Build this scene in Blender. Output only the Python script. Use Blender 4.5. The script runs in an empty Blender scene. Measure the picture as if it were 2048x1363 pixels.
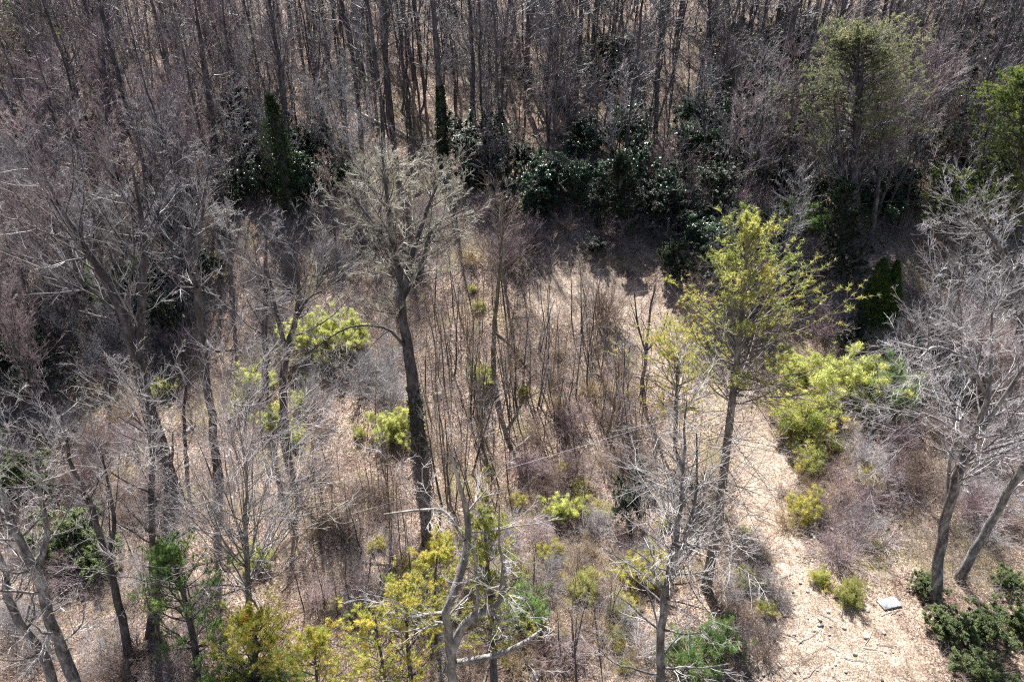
import bpy, math, random
import numpy as np
from mathutils import Vector

# ------------------------------------------------------------ camera, sky, sun
scene = bpy.context.scene
COL = scene.collection
CAM = np.array([0.0, 0.0, 28.0]); PITCH = math.radians(30.0); F = 1365.0
cam = bpy.data.objects.new('camera', bpy.data.cameras.new('camera'))
COL.objects.link(cam); scene.camera = cam
cam.location = CAM; cam.rotation_euler = (math.radians(90) - PITCH, 0, 0)
cam.data.lens = 24.0; cam.data.sensor_width = 36.0; cam.data.clip_end = 2000.0

SUN_EL = math.radians(54); SUN_AZ = math.radians(-11)      # azimuth from +y towards +x
world = bpy.data.worlds.new("World"); scene.world = world; world.use_nodes = True
wt = world.node_tree; bg = wt.nodes['Background']
sky = wt.nodes.new('ShaderNodeTexSky'); sky.sky_type = 'NISHITA'; sky.sun_disc = False
sky.sun_elevation = SUN_EL; sky.sun_rotation = SUN_AZ
wt.links.new(sky.outputs[0], bg.inputs[0]); bg.inputs[1].default_value = 0.05
sd = bpy.data.lights.new('sun', 'SUN'); sd.energy = 5.0; sd.angle = math.radians(0.5); sd.color = (1.0, 0.972, 0.935)
sun = bpy.data.objects.new('sun', sd); COL.objects.link(sun)
sdir = Vector((math.sin(SUN_AZ) * math.cos(SUN_EL), math.cos(SUN_AZ) * math.cos(SUN_EL), math.sin(SUN_EL)))
sun.rotation_euler = sdir.to_track_quat('Z', 'Y').to_euler()
scene.view_settings.view_transform = 'Standard'; scene.view_settings.look = 'None'
scene.view_settings.gamma = 1.0; scene.view_settings.exposure = 1.42
scene.cycles.use_denoising = False; scene.cycles.pixel_filter_type = 'BLACKMAN_HARRIS'; scene.cycles.filter_width = 1.15
scene.cycles.max_bounces = 5; scene.cycles.transparent_max_bounces = 4
scene.cycles.diffuse_bounces = 3; scene.cycles.glossy_bounces = 2; scene.cycles.transmission_bounces = 3

# ------------------------------------------------------------ terrain function
_py = np.array([-60, 8, 18, 26, 33, 40, 48, 62, 85, 100, 150, 320.])
_pz = np.array([-2.5, -.7, -.2, .1, .7, 2.4, 5.6, 10.7, 17.7, 22.2, 39, 100.])
_yy = np.arange(-60, 321, .5); _zz = np.interp(_yy, _py, _pz)
_k = np.hanning(17); _k /= _k.sum(); _zz = np.convolve(np.pad(_zz, 8, 'edge'), _k, 'valid')
def H(x, y):
    x = np.asarray(x, float); y = np.asarray(y, float)
    z = np.interp(y, _yy, _zz)
    z = z + .35 * np.sin(x * .17 + 1.3) * np.cos(y * .13) + .18 * np.sin(x * .41 + y * .33) + .07 * np.sin(x * 1.1 - y * .9)
    z = z + .9 * np.exp(-((x - 14) / 5) ** 2 - ((y - 43) / 6) ** 2)
    return z
CP, SP = math.cos(PITCH), math.sin(PITCH)
def ray(px, py):
    u = (px - 1024) / F; v = -(py - 681.5) / F
    return np.array([u, CP + v * SP, -SP + v * CP])
def ground_at(px, py):                       # where the line of sight meets the ground
    d = ray(px, py); t = 8.0
    while t < 400:
        p = CAM + d * t
        if p[2] < H(p[0], p[1]): break
        t += .25
    a, b = t - .25, t
    for _ in range(12):
        m = (a + b) / 2; p = CAM + d * m
        if p[2] < H(p[0], p[1]): b = m
        else: a = m
    p = CAM + d * b
    return np.array([p[0], p[1], float(H(p[0], p[1]))])
def at_depth(px, py, Y):                     # the point of a line of sight on the upright plane y = Y
    d = ray(px, py); return CAM + d * ((Y - CAM[1]) / d[1])
def project(p):
    q = np.asarray(p) - CAM; dep = q[1] * CP - q[2] * SP; up = q[1] * SP + q[2] * CP
    return 1024 + F * q[0] / dep, 681.5 - F * up / dep, dep

# ------------------------------------------------------------ materials
def newmat(name):
    m = bpy.data.materials.new(name); m.use_nodes = True
    return m, m.node_tree.nodes, m.node_tree.links, m.node_tree.nodes['Principled BSDF']
def ramp(n, stops):
    r = n.new('ShaderNodeValToRGB'); cr = r.color_ramp
    while len(cr.elements) < len(stops): cr.elements.new(.5)
    for e, (p, c) in zip(cr.elements, stops): e.position = p; e.color = (*c, 1)
    return r
def noise(n, l, vec, scale, detail=3, rough=.6):
    t = n.new('ShaderNodeTexNoise'); t.inputs['Scale'].default_value = scale
    t.inputs['Detail'].default_value = detail; t.inputs['Roughness'].default_value = rough
    if vec is not None: l.new(vec, t.inputs['Vector'])
    return t.outputs['Fac']
def vary(n, l, col, amt=.35):                # every tree its own shade of the colour
    oi = n.new('ShaderNodeObjectInfo'); mr = n.new('ShaderNodeMapRange')
    mr.inputs['To Min'].default_value = 1 - amt; mr.inputs['To Max'].default_value = 1 + amt
    l.new(oi.outputs['Random'], mr.inputs['Value'])
    hs = n.new('ShaderNodeHueSaturation'); l.new(mr.outputs[0], hs.inputs['Value']); l.new(col, hs.inputs['Color'])
    return hs.outputs[0]
def bark(name, dark, mid, pale, scale=3.0, var=.25):
    m, n, l, b = newmat(name); tc = n.new('ShaderNodeTexCoord')
    mp = n.new('ShaderNodeMapping'); mp.inputs['Scale'].default_value = (1, 1, .35); l.new(tc.outputs['Object'], mp.inputs[0])
    r = ramp(n, [(.36, dark), (.5, mid), (.62, pale)]); l.new(noise(n, l, mp.outputs[0], scale, 5, .8), r.inputs[0])
    l.new(vary(n, l, r.outputs[0], var), b.inputs['Base Color']); b.inputs['Roughness'].default_value = .85
    bp = n.new('ShaderNodeBump'); bp.inputs['Strength'].default_value = .8; bp.inputs['Distance'].default_value = .04
    l.new(noise(n, l, mp.outputs[0], scale * 5, 3), bp.inputs['Height']); l.new(bp.outputs[0], b.inputs['Normal'])
    return m
def twig(name, a, c, scale=.5, var=.25, rough=.42):
    m, n, l, b = newmat(name); tc = n.new('ShaderNodeTexCoord')
    r = ramp(n, [(.35, a), (.65, c)]); l.new(noise(n, l, tc.outputs['Object'], scale, 3), r.inputs[0])
    l.new(vary(n, l, r.outputs[0], var), b.inputs['Base Color']); b.inputs['Roughness'].default_value = rough
    return m
def leaf(name, stops, scale=.8, trans=.45, tcol=1.5, rough=.5, var=.15):
    m, n, l, b = newmat(name); tc = n.new('ShaderNodeTexCoord')
    r = ramp(n, stops); l.new(noise(n, l, tc.outputs['Object'], scale, 4, .75), r.inputs[0])
    col = vary(n, l, r.outputs[0], var); l.new(col, b.inputs['Base Color']); b.inputs['Roughness'].default_value = rough
    if trans > 0:
        t = n.new('ShaderNodeBsdfTranslucent'); g = n.new('ShaderNodeVectorMath'); g.operation = 'SCALE'; g.inputs['Scale'].default_value = tcol
        l.new(col, g.inputs[0]); l.new(g.outputs[0], t.inputs[0])
        mx = n.new('ShaderNodeMixShader'); mx.inputs[0].default_value = trans
        l.new(b.outputs[0], mx.inputs[1]); l.new(t.outputs[0], mx.inputs[2]); l.new(mx.outputs[0], n['Material Output'].inputs[0])
    return m
M = dict(
    bark_grey=bark('bark_grey', (.055, .048, .045), (.17, .155, .15), (.40, .385, .37)),
    bark_dark=bark('bark_dark', (.03, .024, .026), (.085, .07, .072), (.19, .17, .17)),
    bark_pale=bark('bark_pale', (.10, .09, .08), (.24, .22, .20), (.46, .44, .41)),
    bark_pine=bark('bark_pine', (.06, .048, .042), (.15, .125, .11), (.27, .24, .21)),
    bark_olive=bark('bark_olive', (.07, .055, .03), (.17, .14, .085), (.33, .29, .19)),
    twig_grey=twig('twig_grey', (.26, .24, .245), (.52, .49, .49)),
    twig_white=twig('twig_white', (.30, .27, .26), (.62, .59, .57)),
    twig_mauve=twig('twig_mauve', (.11, .085, .095), (.27, .22, .235)), twig_ash=twig('twig_ash', (.11, .105, .11), (.31, .30, .31)),
    twig_pale=twig('twig_pale', (.42, .36, .35), (.68, .63, .62)),
    twig_pink=twig('twig_pink', (.25, .175, .18), (.50, .39, .40)),
    twig_olive=twig('twig_olive', (.32, .30, .25), (.54, .51, .41)),
    twig_brown=twig('twig_brown', (.17, .12, .10), (.42, .32, .27)),
    twig_tan=twig('twig_tan', (.32, .24, .14), (.55, .42, .26)),
    twig_dark=twig('twig_dark', (.09, .075, .08), (.22, .19, .19)),
    pine=leaf('needles_pine', [(.30, (.13, .18, .05)), (.44, (.30, .34, .10)), (.58, (.50, .47, .14)), (.75, (.58, .42, .11))], .9, .55, 1.7),
    pine_green=leaf('needles_green', [(.32, (.07, .13, .04)), (.5, (.17, .27, .08)), (.72, (.36, .42, .15))], 1.0, .5, 1.7),
    lime=leaf('needles_lime', [(.3, (.20, .25, .08)), (.48, (.46, .49, .17)), (.7, (.72, .69, .30))], 1.5, .55, 1.7),
    gold=leaf('needles_gold', [(.3, (.12, .17, .045)), (.43, (.34, .37, .10)), (.57, (.60, .53, .15)), (.72, (.64, .38, .11))], 2.4, .55, 1.65),
    hemlock=leaf('hemlock_sprays', [(.3, (.11, .13, .07)), (.5, (.23, .245, .125)), (.7, (.38, .36, .19))], .35, .4, 1.6),
    hemlock_green=leaf('hemlock_green', [(.3, (.05, .09, .02)), (.5, (.15, .20, .045)), (.7, (.38, .36, .09))], .5, .45, 1.6),
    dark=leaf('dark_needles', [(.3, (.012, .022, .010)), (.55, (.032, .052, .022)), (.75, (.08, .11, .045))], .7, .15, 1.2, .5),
    cedar=leaf('cedar_scales', [(.3, (.02, .045, .012)), (.52, (.08, .13, .03)), (.7, (.26, .27, .06))], 1.8, .4, 1.6),
    laurel=leaf('laurel_leaves', [(.3, (.03, .06, .035)), (.55, (.08, .13, .07)), (.78, (.19, .25, .15))], .9, .10, 1.4, .30),
    rhodo=leaf('rhododendron_leaves', [(.3, (.03, .055, .018)), (.5, (.11, .15, .045)), (.7, (.26, .28, .10))], 1.4, .35, 1.6, .5),
    ivy=leaf('ivy_leaves', [(.3, (.018, .035, .010)), (.6, (.05, .085, .02)), (.8, (.16, .18, .04))], 1.5, .25, 1.4, .35),
    litter=leaf('dead_leaves', [(.30, (.10, .06, .04)), (.45, (.26, .17, .12)), (.60, (.46, .34, .26)), (.75, (.66, .54, .42))], 6.0, .12, 1.0, .6),
    grass=leaf('dry_grass', [(.3, (.34, .25, .12)), (.6, (.58, .46, .26)), (.8, (.42, .42, .14))], .5, .25, 1.0, .7),
)
def rockmat(name, a, c):
    m, n, l, b = newmat(name); tc = n.new('ShaderNodeTexCoord')
    r = ramp(n, [(.3, a), (.7, c)]); l.new(noise(n, l, tc.outputs['Object'], 6, 5), r.inputs[0])
    l.new(r.outputs[0], b.inputs['Base Color']); b.inputs['Roughness'].default_value = .8
    bp = n.new('ShaderNodeBump'); bp.inputs['Distance'].default_value = .03; l.new(noise(n, l, tc.outputs['Object'], 20, 3), bp.inputs['Height']); l.new(bp.outputs[0], b.inputs['Normal'])
    return m
M['rock'] = rockmat('pale_rock', (.34, .30, .26), (.72, .68, .62))
M['rock_dark'] = rockmat('dark_rock', (.10, .09, .08), (.30, .27, .25))
M['rock_mid'] = rockmat('lichen_rock', (.16, .14, .12), (.62, .57, .52))
M['board'] = rockmat('weathered_board', (.14, .15, .15), (.58, .63, .66))
M['green_box'] = rockmat('dark_green_paint', (.012, .03, .025), (.02, .05, .04))
def ground_mat():
    m, n, l, b = newmat('forest_floor'); g = n.new('ShaderNodeNewGeometry'); pos = g.outputs['Position']
    v = n.new('ShaderNodeTexVoronoi'); v.inputs['Scale'].default_value = 15.0; l.new(pos, v.inputs['Vector'])
    sx = n.new('ShaderNodeSeparateColor'); l.new(v.outputs['Color'], sx.inputs[0])
    leafc = ramp(n, [(.0, (.05, .034, .026)), (.3, (.18, .13, .102)), (.6, (.345, .265, .215)), (1., (.60, .49, .41))]); l.new(sx.outputs[0], leafc.inputs[0])
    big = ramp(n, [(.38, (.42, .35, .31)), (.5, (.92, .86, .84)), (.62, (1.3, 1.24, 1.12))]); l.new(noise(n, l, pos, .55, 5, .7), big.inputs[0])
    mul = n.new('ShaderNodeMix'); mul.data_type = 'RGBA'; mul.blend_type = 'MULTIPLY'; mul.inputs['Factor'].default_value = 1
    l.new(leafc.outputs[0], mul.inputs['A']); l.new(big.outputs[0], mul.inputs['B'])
    straw = ramp(n, [(.33, (.12, .085, .065)), (.44, (.28, .205, .155)), (.56, (.48, .375, .29)), (.70, (.80, .70, .58))]); v2 = n.new('ShaderNodeTexVoronoi'); v2.inputs['Scale'].default_value = 22.0; l.new(pos, v2.inputs['Vector']); s2 = n.new('ShaderNodeSeparateColor'); l.new(v2.outputs['Color'], s2.inputs[0])
    am = n.new('ShaderNodeMix'); am.inputs['Factor'].default_value = .22; l.new(noise(n, l, pos, 1.1, 8, .85), am.inputs['A']); l.new(s2.outputs[0], am.inputs['B']); l.new(am.outputs['Result'], straw.inputs[0])
    at = n.new('ShaderNodeAttribute'); at.attribute_name = 'path'
    ad = n.new('ShaderNodeMath'); ad.operation = 'ADD'; l.new(at.outputs['Fac'], ad.inputs[0])
    sb = n.new('ShaderNodeMath'); sb.operation = 'SUBTRACT'; l.new(noise(n, l, pos, 1.6, 5, .75), sb.inputs[0]); sb.inputs[1].default_value = .5; l.new(sb.outputs[0], ad.inputs[1])
    mr = n.new('ShaderNodeMapRange'); mr.inputs['From Min'].default_value = .32; mr.inputs['From Max'].default_value = .8; l.new(ad.outputs[0], mr.inputs['Value'])
    mx = n.new('ShaderNodeMix'); mx.data_type = 'RGBA'; l.new(mr.outputs[0], mx.inputs['Factor']); l.new(mul.outputs['Result'], mx.inputs['A']); l.new(straw.outputs[0], mx.inputs['B'])
    moss = n.new('ShaderNodeMix'); moss.data_type = 'RGBA'; mf = n.new('ShaderNodeMapRange'); mf.inputs['From Min'].default_value = .50; mf.inputs['From Max'].default_value = .66; mf.inputs['To Max'].default_value = .75
    l.new(noise(n, l, pos, .22, 5, .7), mf.inputs['Value']); mk = n.new('ShaderNodeMapRange'); mk.inputs['From Max'].default_value = .45; mk.inputs['To Min'].default_value = 1; mk.inputs['To Max'].default_value = 0; l.new(at.outputs['Fac'], mk.inputs['Value']); mm = n.new('ShaderNodeMath'); mm.operation = 'MULTIPLY'; l.new(mf.outputs[0], mm.inputs[0]); l.new(mk.outputs[0], mm.inputs[1]); l.new(mm.outputs[0], moss.inputs['Factor']); l.new(mx.outputs['Result'], moss.inputs['A']); moss.inputs['B'].default_value = (.27, .24, .10, 1)
    l.new(moss.outputs['Result'], b.inputs['Base Color']); b.inputs['Roughness'].default_value = .9
    bp = n.new('ShaderNodeBump'); bp.inputs['Strength'].default_value = 1; bp.inputs['Distance'].default_value = .12
    l.new(noise(n, l, pos, 5, 6, .8), bp.inputs['Height']); l.new(bp.outputs[0], b.inputs['Normal'])
    return m

# ------------------------------------------------------------ mesh building with numpy
class MB:
    def __init__(s): s.v = []; s.q = []; s.t = []; s.n = 0
    def add(s, v, q=None, t=None):
        if q is not None and len(q): s.q.append(np.asarray(q) + s.n)
        if t is not None and len(t): s.t.append(np.asarray(t) + s.n)
        s.v.append(np.asarray(v).reshape(-1, 3)); s.n += len(s.v[-1])
    def mesh(s, name, mat, smooth=False):
        me = bpy.data.meshes.new(name); v = np.concatenate(s.v).astype(np.float32)
        q = np.concatenate(s.q).reshape(-1) if s.q else np.zeros(0, int); t = np.concatenate(s.t).reshape(-1) if s.t else np.zeros(0, int)
        nq, nt = len(q) // 4, len(t) // 3
        me.vertices.add(len(v)); me.vertices.foreach_set('co', v.ravel())
        me.loops.add(nq * 4 + nt * 3); me.loops.foreach_set('vertex_index', np.concatenate([q, t]).astype(np.int32))
        me.polygons.add(nq + nt)
        me.polygons.foreach_set('loop_start', np.concatenate([np.arange(nq) * 4, nq * 4 + np.arange(nt) * 3]).astype(np.int32))
        if smooth: me.polygons.foreach_set('use_smooth', np.ones(nq + nt, bool))
        me.update(calc_edges=True); me.materials.append(mat)
        return me
    def build(s, name, mat, parent=None, smooth=False):
        o = bpy.data.objects.new(name, s.mesh(name, mat, smooth)); COL.objects.link(o)
        if parent is not None: o.parent = parent
        return o
def norm(a): return a / np.maximum(np.linalg.norm(a, axis=-1, keepdims=True), 1e-9)
def tubes(mb, pts, rad, n):
    """pts (N,S,3), rad (N,S): N tapering round limbs of n sides"""
    N, S, _ = pts.shape
    tan = np.empty_like(pts); tan[:, 1:-1] = pts[:, 2:] - pts[:, :-2]; tan[:, 0] = pts[:, 1] - pts[:, 0]; tan[:, -1] = pts[:, -1] - pts[:, -2]
    tan = norm(tan); main = norm(pts[:, -1] - pts[:, 0])
    ref = np.where(np.abs(main[:, 2:3]) > .8, np.array([[1., 0, 0]]), np.array([[0, 0, 1.]]))[:, None, :]
    u = norm(np.cross(tan, np.broadcast_to(ref, tan.shape))); w = np.cross(tan, u)
    a = np.arange(n) * 2 * math.pi / n
    ring = pts[:, :, None] + rad[:, :, None, None] * (u[:, :, None] * np.cos(a)[None, None, :, None] + w[:, :, None] * np.sin(a)[None, None, :, None])
    i = (np.arange(N) * S * n)[:, None, None] + (np.arange(S - 1) * n)[None, :, None] + np.arange(n)[None, None, :]
    j = (np.arange(N) * S * n)[:, None, None] + (np.arange(S - 1) * n)[None, :, None] + ((np.arange(n) + 1) % n)[None, None, :]
    mb.add(ring, np.stack([i, j, j + n, i + n], -1).reshape(-1, 4))
def strands(rng, P0, D, L, S, wig, up=0., out=None):
    pts = [P0]; d = norm(D)
    for i in range(S):
        d = norm(d + rng.normal(0, wig, d.shape) + np.array([0, 0, 1.]) * up)
        pts.append(pts[-1] + d * (L / S)[:, None])
    return np.stack(pts, 1)
def taper(r0, r1, S): return r0[:, None] + (r1 - r0)[:, None] * np.linspace(0, 1, S + 1)[None]
def sample(pts, rad, idx, t):
    S = pts.shape[1] - 1; f = np.clip(t, 0, .9999) * S; k = f.astype(int); w = (f - k)[:, None]
    p = pts[idx, k] * (1 - w) + pts[idx, k + 1] * w; d = norm(pts[idx, k + 1] - pts[idx, k])
    r = rad[idx, k] * (1 - w[:, 0]) + rad[idx, k + 1] * w[:, 0]
    return p, d, r
def turn(rng, d, ang):
    x = norm(np.cross(d, rng.normal(0, 1, d.shape))); return norm(d * np.cos(ang)[:, None] + x * np.sin(ang)[:, None])
def branch(rng, pts, rad, L, n, t0, t1, ang, da, ratio, S, wig, up, rr=.6, rtip=.3, rmax=9., rmin=.003, tfall=.5):
    N = len(pts); idx = np.repeat(np.arange(N), n); t = rng.uniform(t0, t1, N * n)
    p, d, r = sample(pts, rad, idx, t)
    dn = turn(rng, d, np.radians(rng.normal(ang, da, N * n)))
    l = L[idx] * ratio * rng.uniform(.55, 1.15, N * n) * (1 - tfall * (t - t0) / (t1 - t0 + 1e-6))
    r0 = np.clip(r * rr, rmin, rmax); q = strands(rng, p, dn, l, S, wig, up)
    return q, taper(r0, np.maximum(r0 * rtip, rmin * .6), S), l
def leaves(mb, rng, C, D, n, L, W, spread=1., quad=False, droop=0., flat=False):
    """n little blades round each centre"""
    N = len(C) * n; c = np.repeat(C, n, 0); d = np.repeat(D, n, 0)
    d = norm(d * (1 - spread * .6) + rng.normal(0, spread, (N, 3)) + np.array([0, 0, -droop]))
    if flat: d = norm(d * np.array([1, 1, .35])); s = norm(np.cross(d, np.array([0, 0, 1.]) + rng.normal(0, .28, (N, 3))))
    else: s = norm(np.cross(d, rng.normal(0, 1, (N, 3))))
    l = (L * rng.uniform(.6, 1.3, N))[:, None]; w = (W * rng.uniform(.7, 1.3, N))[:, None]
    if quad:
        v = np.stack([c, c + d * l * .5 + s * w, c + d * l, c + d * l * .5 - s * w], 1); mb.add(v, np.arange(N * 4).reshape(-1, 4))
    else:
        v = np.stack([c - s * w * .5, c + s * w * .5, c + d * l], 1); mb.add(v, t=np.arange(N * 3).reshape(-1, 3))

# ------------------------------------------------------------ things, labels, landmarks
THINGS = []
def tag(o, label, cat, group=None, kind=None):
    o['label'] = label; o['category'] = cat
    if group: o['group'] = group
    if kind: o['kind'] = kind
def root(name, loc, rz=0., sc=1., tilt=(0, 0)):
    o = bpy.data.objects.new(name, None); COL.objects.link(o); o.empty_display_size = .3
    o.location = [float(q) for q in loc]; o.rotation_euler = (tilt[0], tilt[1], rz); o.scale = (sc, sc, sc)
    return o
def place_copy(name, src, loc, rz, sc, tilt=(0, 0), zs=1.):
    """src: list of (part name, mesh); every copy is an Empty with its own part objects"""
    r = root(name, loc, rz, sc, tilt); r.scale = (sc, sc, sc * zs)
    for pn, me in src:
        c = bpy.data.objects.new(pn, me); COL.objects.link(c); c.parent = r
    return r
def filler(r, noun, cat, group, loc, hz=0.):
    """a repeat whose label is worked out at the end from what it stands beside"""
    r['category'] = cat; r['group'] = group
    px, py, _ = project(np.array(loc) + np.array([0, 0, hz])); THINGS.append([r, noun, px, py])
LAND = [(835, 800, 'the big spreading bare tree'), (1450, 850, 'the tall golden-green pine'), (565, 320, 'the snapped ivy-covered trunk'),
        (886, 230, 'the straight ivy-clad trunk'), (1752, 590, 'the dark twin-topped cedar'), (925, 1200, 'the crooked forked foreground tree'),
        (1775, 1205, 'the pale flat board'), (370, 1230, 'the green young pine'), (1690, 160, 'the feathery olive hemlock'),
        (2010, 300, 'the green-gold hemlock'), (45, 90, 'the misty olive conifer'), (90, 1250, 'the two leaning lichen-grey trunks'),
        (490, 1120, 'the fan-shaped slender tree'), (1070, 370, 'the pale-glinting laurel'), (1205, 600, 'the vase-shaped bare shrub'),
        (1690, 740, 'the brightest lime bush'), (1930, 1270, 'the big glossy rhododendron'), (650, 655, 'the wide lime shrub'),
        (300, 800, 'the thick leaning trunk'), (1960, 900, 'the black twisting trunk'), (1330, 1200, 'the many-branched pale foreground tree'),
        (570, 780, 'the forked dark trunk beside lime pines'), (400, 720, 'the curving bare tree'), (1600, 1000, 'the round yellow bush')]
ORD = ['nearest', 'second', 'third', 'fourth', 'fifth', 'sixth', 'seventh', 'eighth', 'ninth', 'tenth', 'eleventh', 'twelfth', 'thirteenth', 'fourteenth', 'fifteenth',
       'sixteenth', 'seventeenth', 'eighteenth', 'nineteenth', 'twentieth']
TENS = {2: 'twenty', 3: 'thirty', 4: 'forty', 5: 'fifty'}
ORD1 = ['-and-one-more', '-first', '-second', '-third', '-fourth', '-fifth', '-sixth', '-seventh', '-eighth', '-ninth']
KEEP = [(566, 55, 425), (886, 40, 335), (1750, 75, 650), (1712, 110, 480), (2020, 70, 480), (1205, 60, 640), (1350, 40, 570), (1300, 40, 640), (463, 50, 590)]
def clear(px, py, w=0., depth=230):          # keeps repeats from standing in front of the single, telling trees
    return all(not (abs(px - kx) < kw + w and ky - 15 < py < ky + depth) for kx, kw, ky in KEEP)
def label_fillers():
    b = {}
    for r, noun, px, py in THINGS:
        k = min(range(len(LAND)), key=lambda i: (LAND[i][0] - px) ** 2 + ((LAND[i][1] - py)) ** 2)
        dx, dy = px - LAND[k][0], py - LAND[k][1]
        side = ('left of' if dx < 0 else 'right of') if abs(dx) > abs(dy) else ('upslope from' if dy < 0 else 'downslope from')
        b.setdefault((k, side, noun), []).append((dx * dx + dy * dy, r))
    for (k, side, noun), L in b.items():
        L.sort(key=lambda e: e[0])
        for i, (_, r) in enumerate(L):
            r['label'] = f'{ORD[i] if i < 20 else TENS[i // 10] + ORD1[i % 10]} {noun} {side} {LAND[k][2]}'

# ------------------------------------------------------------ ground
gx = np.arange(-170, 171, 1.0); gy = np.concatenate([np.arange(-60, 10, 4.), np.arange(10, 75, .5), np.arange(75, 322, 2.5)])
X, Y = np.meshgrid(gx, gy); Z = H(X, Y); nx, ny = len(gx), len(gy)
mb = MB(); ii = (np.arange(ny - 1)[:, None] * nx + np.arange(nx - 1)[None]).ravel()
mb.add(np.stack([X, Y, Z], -1), np.stack([ii, ii + 1, ii + nx + 1, ii + nx], 1))
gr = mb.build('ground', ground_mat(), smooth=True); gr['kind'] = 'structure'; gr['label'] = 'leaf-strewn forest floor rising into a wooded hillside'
PATHPX = [(1120, 590, 60), (1220, 615, 75), (1310, 690, 75), (1400, 765, 52), (1500, 850, 42), (1535, 950, 45), (1530, 1050, 48), (1565, 1150, 66), (1630, 1240, 105), (1660, 1330, 160), (1680, 1420, 200)]
PATH = []
for a, b_, w in PATHPX:
    p = ground_at(a, b_); PATH.append((p[0], p[1], w * np.linalg.norm(p - CAM) / F))
PATH = np.array(PATH)
def path_mask(x, y):
    x = np.asarray(x, float); y = np.asarray(y, float); m = np.zeros(x.shape)
    for (ax, ay, aw), (bx, by, bw) in zip(PATH[:-1], PATH[1:]):
        dx, dy = bx - ax, by - ay; t = np.clip(((x - ax) * dx + (y - ay) * dy) / (dx * dx + dy * dy), 0, 1)
        d = np.hypot(x - ax - t * dx, y - ay - t * dy) / (aw + t * (bw - aw)); m = np.maximum(m, np.clip(1.25 - .75 * d, 0, 1))
    return m
at = gr.data.attributes.new('path', 'FLOAT', 'POINT'); at.data.foreach_set('value', path_mask(X, Y).ravel().astype(np.float32))

# ------------------------------------------------------------ bare trees
def bare_tree_meshes(seed, trunk, tr, barkm, twigm, crown0=.35, limbs=22, limbL=.38, ang=50, up=.10, n2=7, n3=6, n4=5, twig_r=.009, extra=None, lmax=.06, wig=.10):
    """trunk: (K,3) points in the tree's own space; returns (trunk mesh, crown mesh)"""
    rng = np.random.default_rng(seed); K = len(trunk)
    tt = np.linspace(0, K - 1, max(14, K * 3)); tp = np.stack([np.interp(tt, np.arange(K), trunk[:, c]) for c in range(3)], 1)
    kk = np.array([.25, .5, .25])
    for _ in range(2):
        q = tp.copy(); q[1:-1] = tp[:-2] * .25 + tp[1:-1] * .5 + tp[2:] * .25; tp = q
    tp[1:-1] += rng.normal(0, .03, tp[1:-1].shape)
    trad = np.interp(tt, np.arange(K), tr); trad[0] *= 1.35; trad[1] *= 1.08
    tp = tp[None]; trad = trad[None]; Lt = np.array([np.linalg.norm(np.diff(tp[0], axis=0), axis=1).sum()])
    t = MB(); tubes(t, tp, trad, 10)
    c = MB()
    roots = [(tp, trad, Lt, limbs, crown0)]
    for e in (extra or []):                     # further forks given as point lists
        ep, er = np.array(e[0], float), np.array(e[1], float); K2 = len(ep)
        t2 = np.linspace(0, K2 - 1, K2 * 3); q = np.stack([np.interp(t2, np.arange(K2), ep[:, k]) for k in range(3)], 1)
        z = q.copy(); z[1:-1] = q[:-2] * .25 + q[1:-1] * .5 + q[2:] * .25
        rr = np.interp(t2, np.arange(K2), er); tubes(t, z[None], rr[None], 8)
        roots.append((z[None], rr[None], np.array([np.linalg.norm(np.diff(z, axis=0), axis=1).sum()]), max(4, int(limbs * .45)), e[2] if len(e) > 2 else .3))
    for P, R, L, nl, c0 in roots:
        Lref = Lt
        nl = max(3, int(nl * .62)); tw_ = twig_r * .62
        l1, r1, L1 = branch(rng, P, R, Lref, nl, c0, .99, ang - 4, 14, limbL * 1.05, 8, wig, up, .34, .2, lmax, .009, .45)
        tubes(t, l1, r1, 5)
        l2_, r2, L2 = branch(rng, l1, r1, L1, n2 - 1, .12, 1, 36, 12, .5, 5, .11, up * .8, .55, .35, .035, tw_ * 1.3, .4)
        tubes(c, l2_, r2, 4)
        l3, r3, L3 = branch(rng, l2_, r2, L2, n3 - 1, .1, 1, 33, 12, .5, 4, .11, up * .6, .6, .5, .012, tw_, .35)
        tubes(c, l3, r3, 3)
        if n4:
            l4, r4, L4 = branch(rng, l3, r3, L3, n4 - 1, .1, 1, 32, 13, .55, 2, .12, .05, .7, .6, tw_, tw_ * .75, .3)
            tubes(c, l4, r4, 3)
    return t.mesh('trunk', M[barkm], True), c.mesh('crown', M[twigm])
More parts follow.
